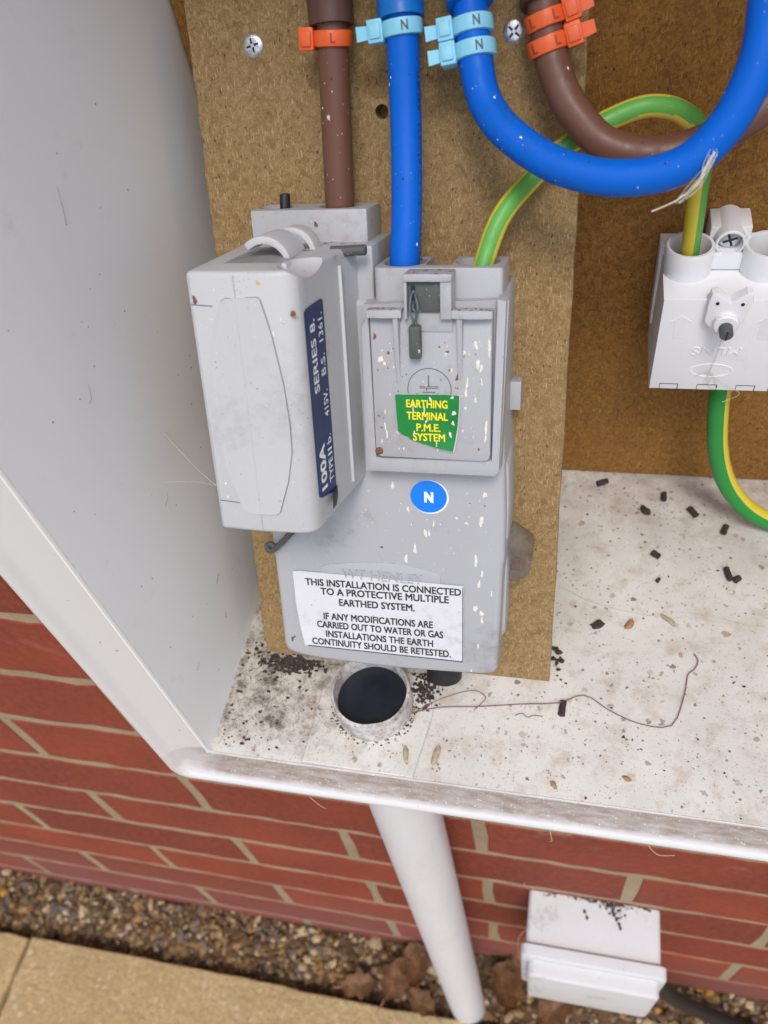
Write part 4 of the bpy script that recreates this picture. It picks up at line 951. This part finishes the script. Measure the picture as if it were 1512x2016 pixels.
pellet(388, -8, 7.4, 1.6, 1.5, 'dark pellet lying under the thin tendril')
pellet(433, 71, 2.6, 1.0, 1.0, 'tiny dark pellet below the short reddish one')
def crumb(name, x, y, r, mat, label, cat, seed, sub=2, z=205, jit=.3):
    solo(name, lump((0, 0, r[2]*.6), r, seed, sub, jit), mat, label, cat, (0, 0, 0), Matrix.Translation(Vector((x, y, z))*MM) @ Matrix.Rotation(seed*.7, 4, 'Z'), None, 40)
crumb('dead_beetle', 427, 118, (3.4, 2.2, 1.4), M['pellet'], 'grey brown dead beetle at the back of the floor', 'insect', 3)
crumb('dirt_clump', 403, 41, (3.6, 2.2, 1.2), M['soil'], 'dark dirt clump on the mid floor near a dry leaf bit', 'dirt', 5)
crumb('leaf_scrap', 419, 43, (3.4, 2.0, .6), M['leaf'], 'brown leaf scrap on the mid floor beside the grey cocoon', 'leaf', 6)
crumb('cocoon', 438, 47, (5.4, 1.5, 1.2), M['cocoon'], 'long grey cocoon on the mid floor under a web strand', 'cocoon', 8, jit=.14)
crumb('cocoon', 317, -41, (4.6, 1.3, 1.1), M['cocoon'], 'pale cocoon on the duct plate near the front lip', 'cocoon', 16, z=207.2, jit=.12)
crumb('cocoon', 331, -39, (5.6, 1.7, 1.3), M['cocoon'], 'pale cocoon on the floor just right of the duct plate', 'cocoon', 2, jit=.12)
crumb('leaf_scrap', 386, -45, (2.2, 1.2, .5), M['leaf'], 'tiny grey brown scrap near the front lip', 'leaf', 21)
crumb('leaf_scrap', 418, -38, (1.9, 1.1, .5), M['leaf'], 'tiny orange brown scrap on the front floor', 'leaf', 22)
# soil heaped round the duct and behind it
bm = None; rnd = random.Random(40)
for i in range(260):
    x = rnd.gauss(248, 8.5); y = rnd.gauss(1, 2.6)-.05*(x-248); bm = lump((x, y, 205.2), (rnd.uniform(.4, 1.9), rnd.uniform(.4, 1.5), rnd.uniform(.2, .8)), 1000+i, 1, .35, bm)
for i in range(130):
    x = rnd.gauss(321, 3.2); y = rnd.gauss(-6, 5); bm = lump((x, y, 207.2+rnd.uniform(-.2, .8)), (rnd.uniform(.3, 1.5), rnd.uniform(.3, 1.3), rnd.uniform(.2, 1.0)), 1200+i, 1, .35, bm)
for i in range(90):
    a = rnd.choice((rnd.gauss(-.2, .35), rnd.gauss(-2.6, .4), rnd.uniform(-2.9, .3))); rr = 19.5+abs(rnd.gauss(0, 1.3)); bm = lump((DX+rr*math.cos(a), DY+rr*math.sin(a), 207.3), (rnd.uniform(.2, .8), rnd.uniform(.2, .6), rnd.uniform(.1, .45)), 1400+i, 1, .35, bm)
for i in range(200):
    x = 222+abs(rnd.gauss(0, 24)); y = rnd.uniform(-48, 20); q = rnd.choice((.2, .25, .3, .35, .5, .8)); bm = lump((x, y, 205.1 if x < 266 else 207.2), (q*rnd.uniform(.8, 1.5), q, q*.5), 1600+i, 1, .4, bm)
for i in range(300):
    x = rnd.uniform(328, 600); y = rnd.uniform(-50, 140); s = rnd.choice((.15, .2, .25, .3, .4, .6)); bm = lump((x, y, 205.1), (s*rnd.uniform(.7, 1.6), s*rnd.uniform(.7, 1.3), s*.5), 2000+i, 1, .4, bm)
for i in range(14):
    bm = lump((rnd.gauss(384, 2), rnd.gauss(20, 3), 206), (rnd.uniform(.5, 1.8), rnd.uniform(.5, 1.6), rnd.uniform(.3, 1.2)), 2600+i, 1, .35, bm)
solo('crumbs_of_soil', bm, M['soil'], 'dark soil crumbs and grit scattered over the box floor', 'soil', (300, 0, 205), kind='stuff', smooth=0)
# tendril
tp = [(317, -20, 208.4), (330, -15, 207.4), (348, -12, 206.6), (369, -8, 206.4), (386, -6, 208), (398, 0, 207), (410, -6, 205.9), (424, -11, 205.8), (438, -10, 206), (444, 6, 206.4), (446, 17, 206), (449, 20, 206.6), (451, 25, 206.2), (449.5, 29, 206)]
bm = tube(smoothpath(tp, 3), .27, 6)
bm = tube(smoothpath([(317, -20, 208.2), (330, -11, 208.6), (344, -5, 208.8), (351, -7, 208), (349, -11, 207), (346, -14, 206.2)], 6), .2, 6, bm=bm)
bm = tube(smoothpath([(366, -14, 205.6), (369, -12.6, 205.8), (372, -14.2, 205.8), (375, -12.8, 205.7), (379, -13, 205.8)], 5), .2, 6, bm=bm)
tn = solo('dry_tendril', bm, M['tendril'], 'thin reddish dry tendril trailing across the box floor from the duct', 'tendril', (317, -20, 206))
# web strands
def strand(pts, r, label, mat='web', name='cobweb', cat='cobweb', extra=()):
    bm = tube(smoothpath(pts, 6), r, 5)
    for e in extra: bm = tube(smoothpath(e, 5), r*.7, 5, bm=bm)
    solo(name, bm, M[mat], label, cat, tuple(pts[0]), smooth=50)
strand([(383, 62, 207), (400, 54, 206), (425, 49, 206.2), (450, 49, 206.2), (480, 47, 206.2)], .16, 'fine cobweb strand stretched across the mid floor', extra=([(438, 52, 206.4), (455, 52, 206.2), (478, 48, 206.2)], [(455, 35, 205.8), (466, 37, 205.8), (474, 38, 205.9)]))
p0 = Wb(418.5, 238, 53.5); p1 = Wb(411, 226, 47)
wb = [Wb(420.5, 241.5, 52.5), Wb(418.6, 238, 53.5), Wb(416.4, 232.5, 52), Wb(411.5, 228, 50), Wb(404.5, 224.6, 48)]
bm = tube(smoothpath(wb, 6), .28, 6, rfn=lambda t: (1.6-1.3*abs(t-.3)) if t < .6 else .9)
rnd = random.Random(77)
for i in range(9):
    j = [p+Vector((rnd.uniform(-1.4, 1.4), rnd.uniform(-.6, .6), rnd.uniform(-1.4, 1.4))) for p in wb[:4]]; bm = tube(smoothpath(j, 4), .09, 5, bm=bm)
solo('cobweb', bm, M['web'], 'tattered white cobweb hanging off the blue loop', 'cobweb', tuple(wb[0]), smooth=50)
strand([(436, 103.6, 320), (440, 104, 322), (444, 103.8, 319), (446, 104, 312), (441, 104, 317), (442.4, 103.4, 330), (442.6, 101, 344)], .16, 'wispy cobweb on the front of the white terminal block', extra=([(442, 103.6, 322), (450, 104, 314), (456, 104.2, 309), (450, 106, 302)], [(440, 103.6, 324), (443, 103.4, 318), (439, 103.6, 316)]))
strand([(356, -8, -118), (364, -14, -96), (371, -18, -82), (378, -20, -74)], .35, 'pale straw wisps caught on the brick wall under the lip', 'straw', 'straw', 'straw', extra=([(371, -18, -82), (370, -18, -70)], [(356, -8, -118), (340, -6, -124)]))
strand([(220.4, 25, 352), (235, 14, 346), (248, 6, 342), (258, 2, 341)], .09, 'fine cobweb thread between the left panel and the fuse carrier', extra=([(220.4, 10, 338), (238, 8, 342), (254, 4, 344)],))
strand([(372, -38, -158), (369, -40, -180), (368.6, -42, -210), (370, -42, -232)], .3, 'pale straw wisp beside the junction box', 'straw', 'straw', 'straw', extra=([(374, -30, -156), (367, -36, -170), (367.4, -42, -215)],))
strand([(386, -58.6, 181), (387, -60, 173), (386, -59, 168)], .25, 'short straw wisp hanging from the middle of the bottom lip', 'straw', 'straw', 'straw')
strand([(430, -58.6, 181), (435, -60, 175), (442, -59.5, 176)], .2, 'short straw wisp on the bottom lip above the junction box', 'straw', 'straw', 'straw')
strand([(268, -58.6, 180), (273, -60, 173), (274, -59, 168)], .2, 'short straw wisp on the bottom lip left of the duct pipe', 'straw', 'straw', 'straw')
# dry leaves
def leaf(x, y, z, L_, W_, rz, rx, ry, label, seed):
    rnd = random.Random(seed); bm = bmesh.new(); rows = []; n, m = 10, 6
    for i in range(n+1):
        t = i/n; wd = W_*(math.sin(math.pi*min(1, t*.96+.02))**.7)*(1+.22*math.sin(t*19+seed))
        rows.append([bm.verts.new(((t-.5)*L_, wd*(j/m-.5)*2*.5, abs(j/m-.5)*W_*.5+.16*L_*(t-.5)**2*3+rnd.uniform(-1, 1))) for j in range(m+1)])
    for i in range(n):
        for j in range(m): bm.faces.new((rows[i][j], rows[i+1][j], rows[i+1][j+1], rows[i][j+1]))
    bmesh.ops.solidify(bm, geom=bm.faces[:], thickness=.4)
    bm = tube([Vector((-L_*.5, 0, .1*L_)), Vector((-L_*.62, 0, .13*L_)), Vector((-L_*.8, 1, .12*L_))], .7, 6, bm=bm)
    fr = Matrix.Translation(Vector((x, y, z))*MM) @ Matrix.Rotation(rz, 4, 'Z') @ Matrix.Rotation(rx, 4, 'X') @ Matrix.Rotation(ry, 4, 'Y')
    solo('dry_leaf', bm, M['leaf'], label, 'leaf', (0, 0, 0), fr, 'dry brown leaves on the gravel', 60)
LF = [(226, -42, -455, 46, 34, 1.2, .5, .1, 'large curled brown leaf left of the duct foot'), (190, -52, -462, 40, 26, .3, .2, -.2, 'flat brown leaf farthest left against the paving edge'), (254, -28, -452, 50, 36, 1.9, -.3, .3, 'upright brown leaf between the wall and the duct'), (348, -34, -446, 56, 40, 1.4, .4, .4, 'broad tan leaf between the duct foot and the junction box'), (286, -14, -450, 38, 26, .1, -.5, 0, 'dark leaf tucked against the wall behind the duct'), (365, -10, -438, 40, 30, 2.4, .3, -.3, 'brown leaf below the junction box corner'), (400, -46, -440, 44, 30, .6, .2, .2, 'brown leaf hidden partly under the junction box'), (262, -60, -460, 36, 24, 2.6, .1, .1, 'small leaf lying by the paving edge near the duct')]
for i, a in enumerate(LF): leaf(*a, seed=i+3)
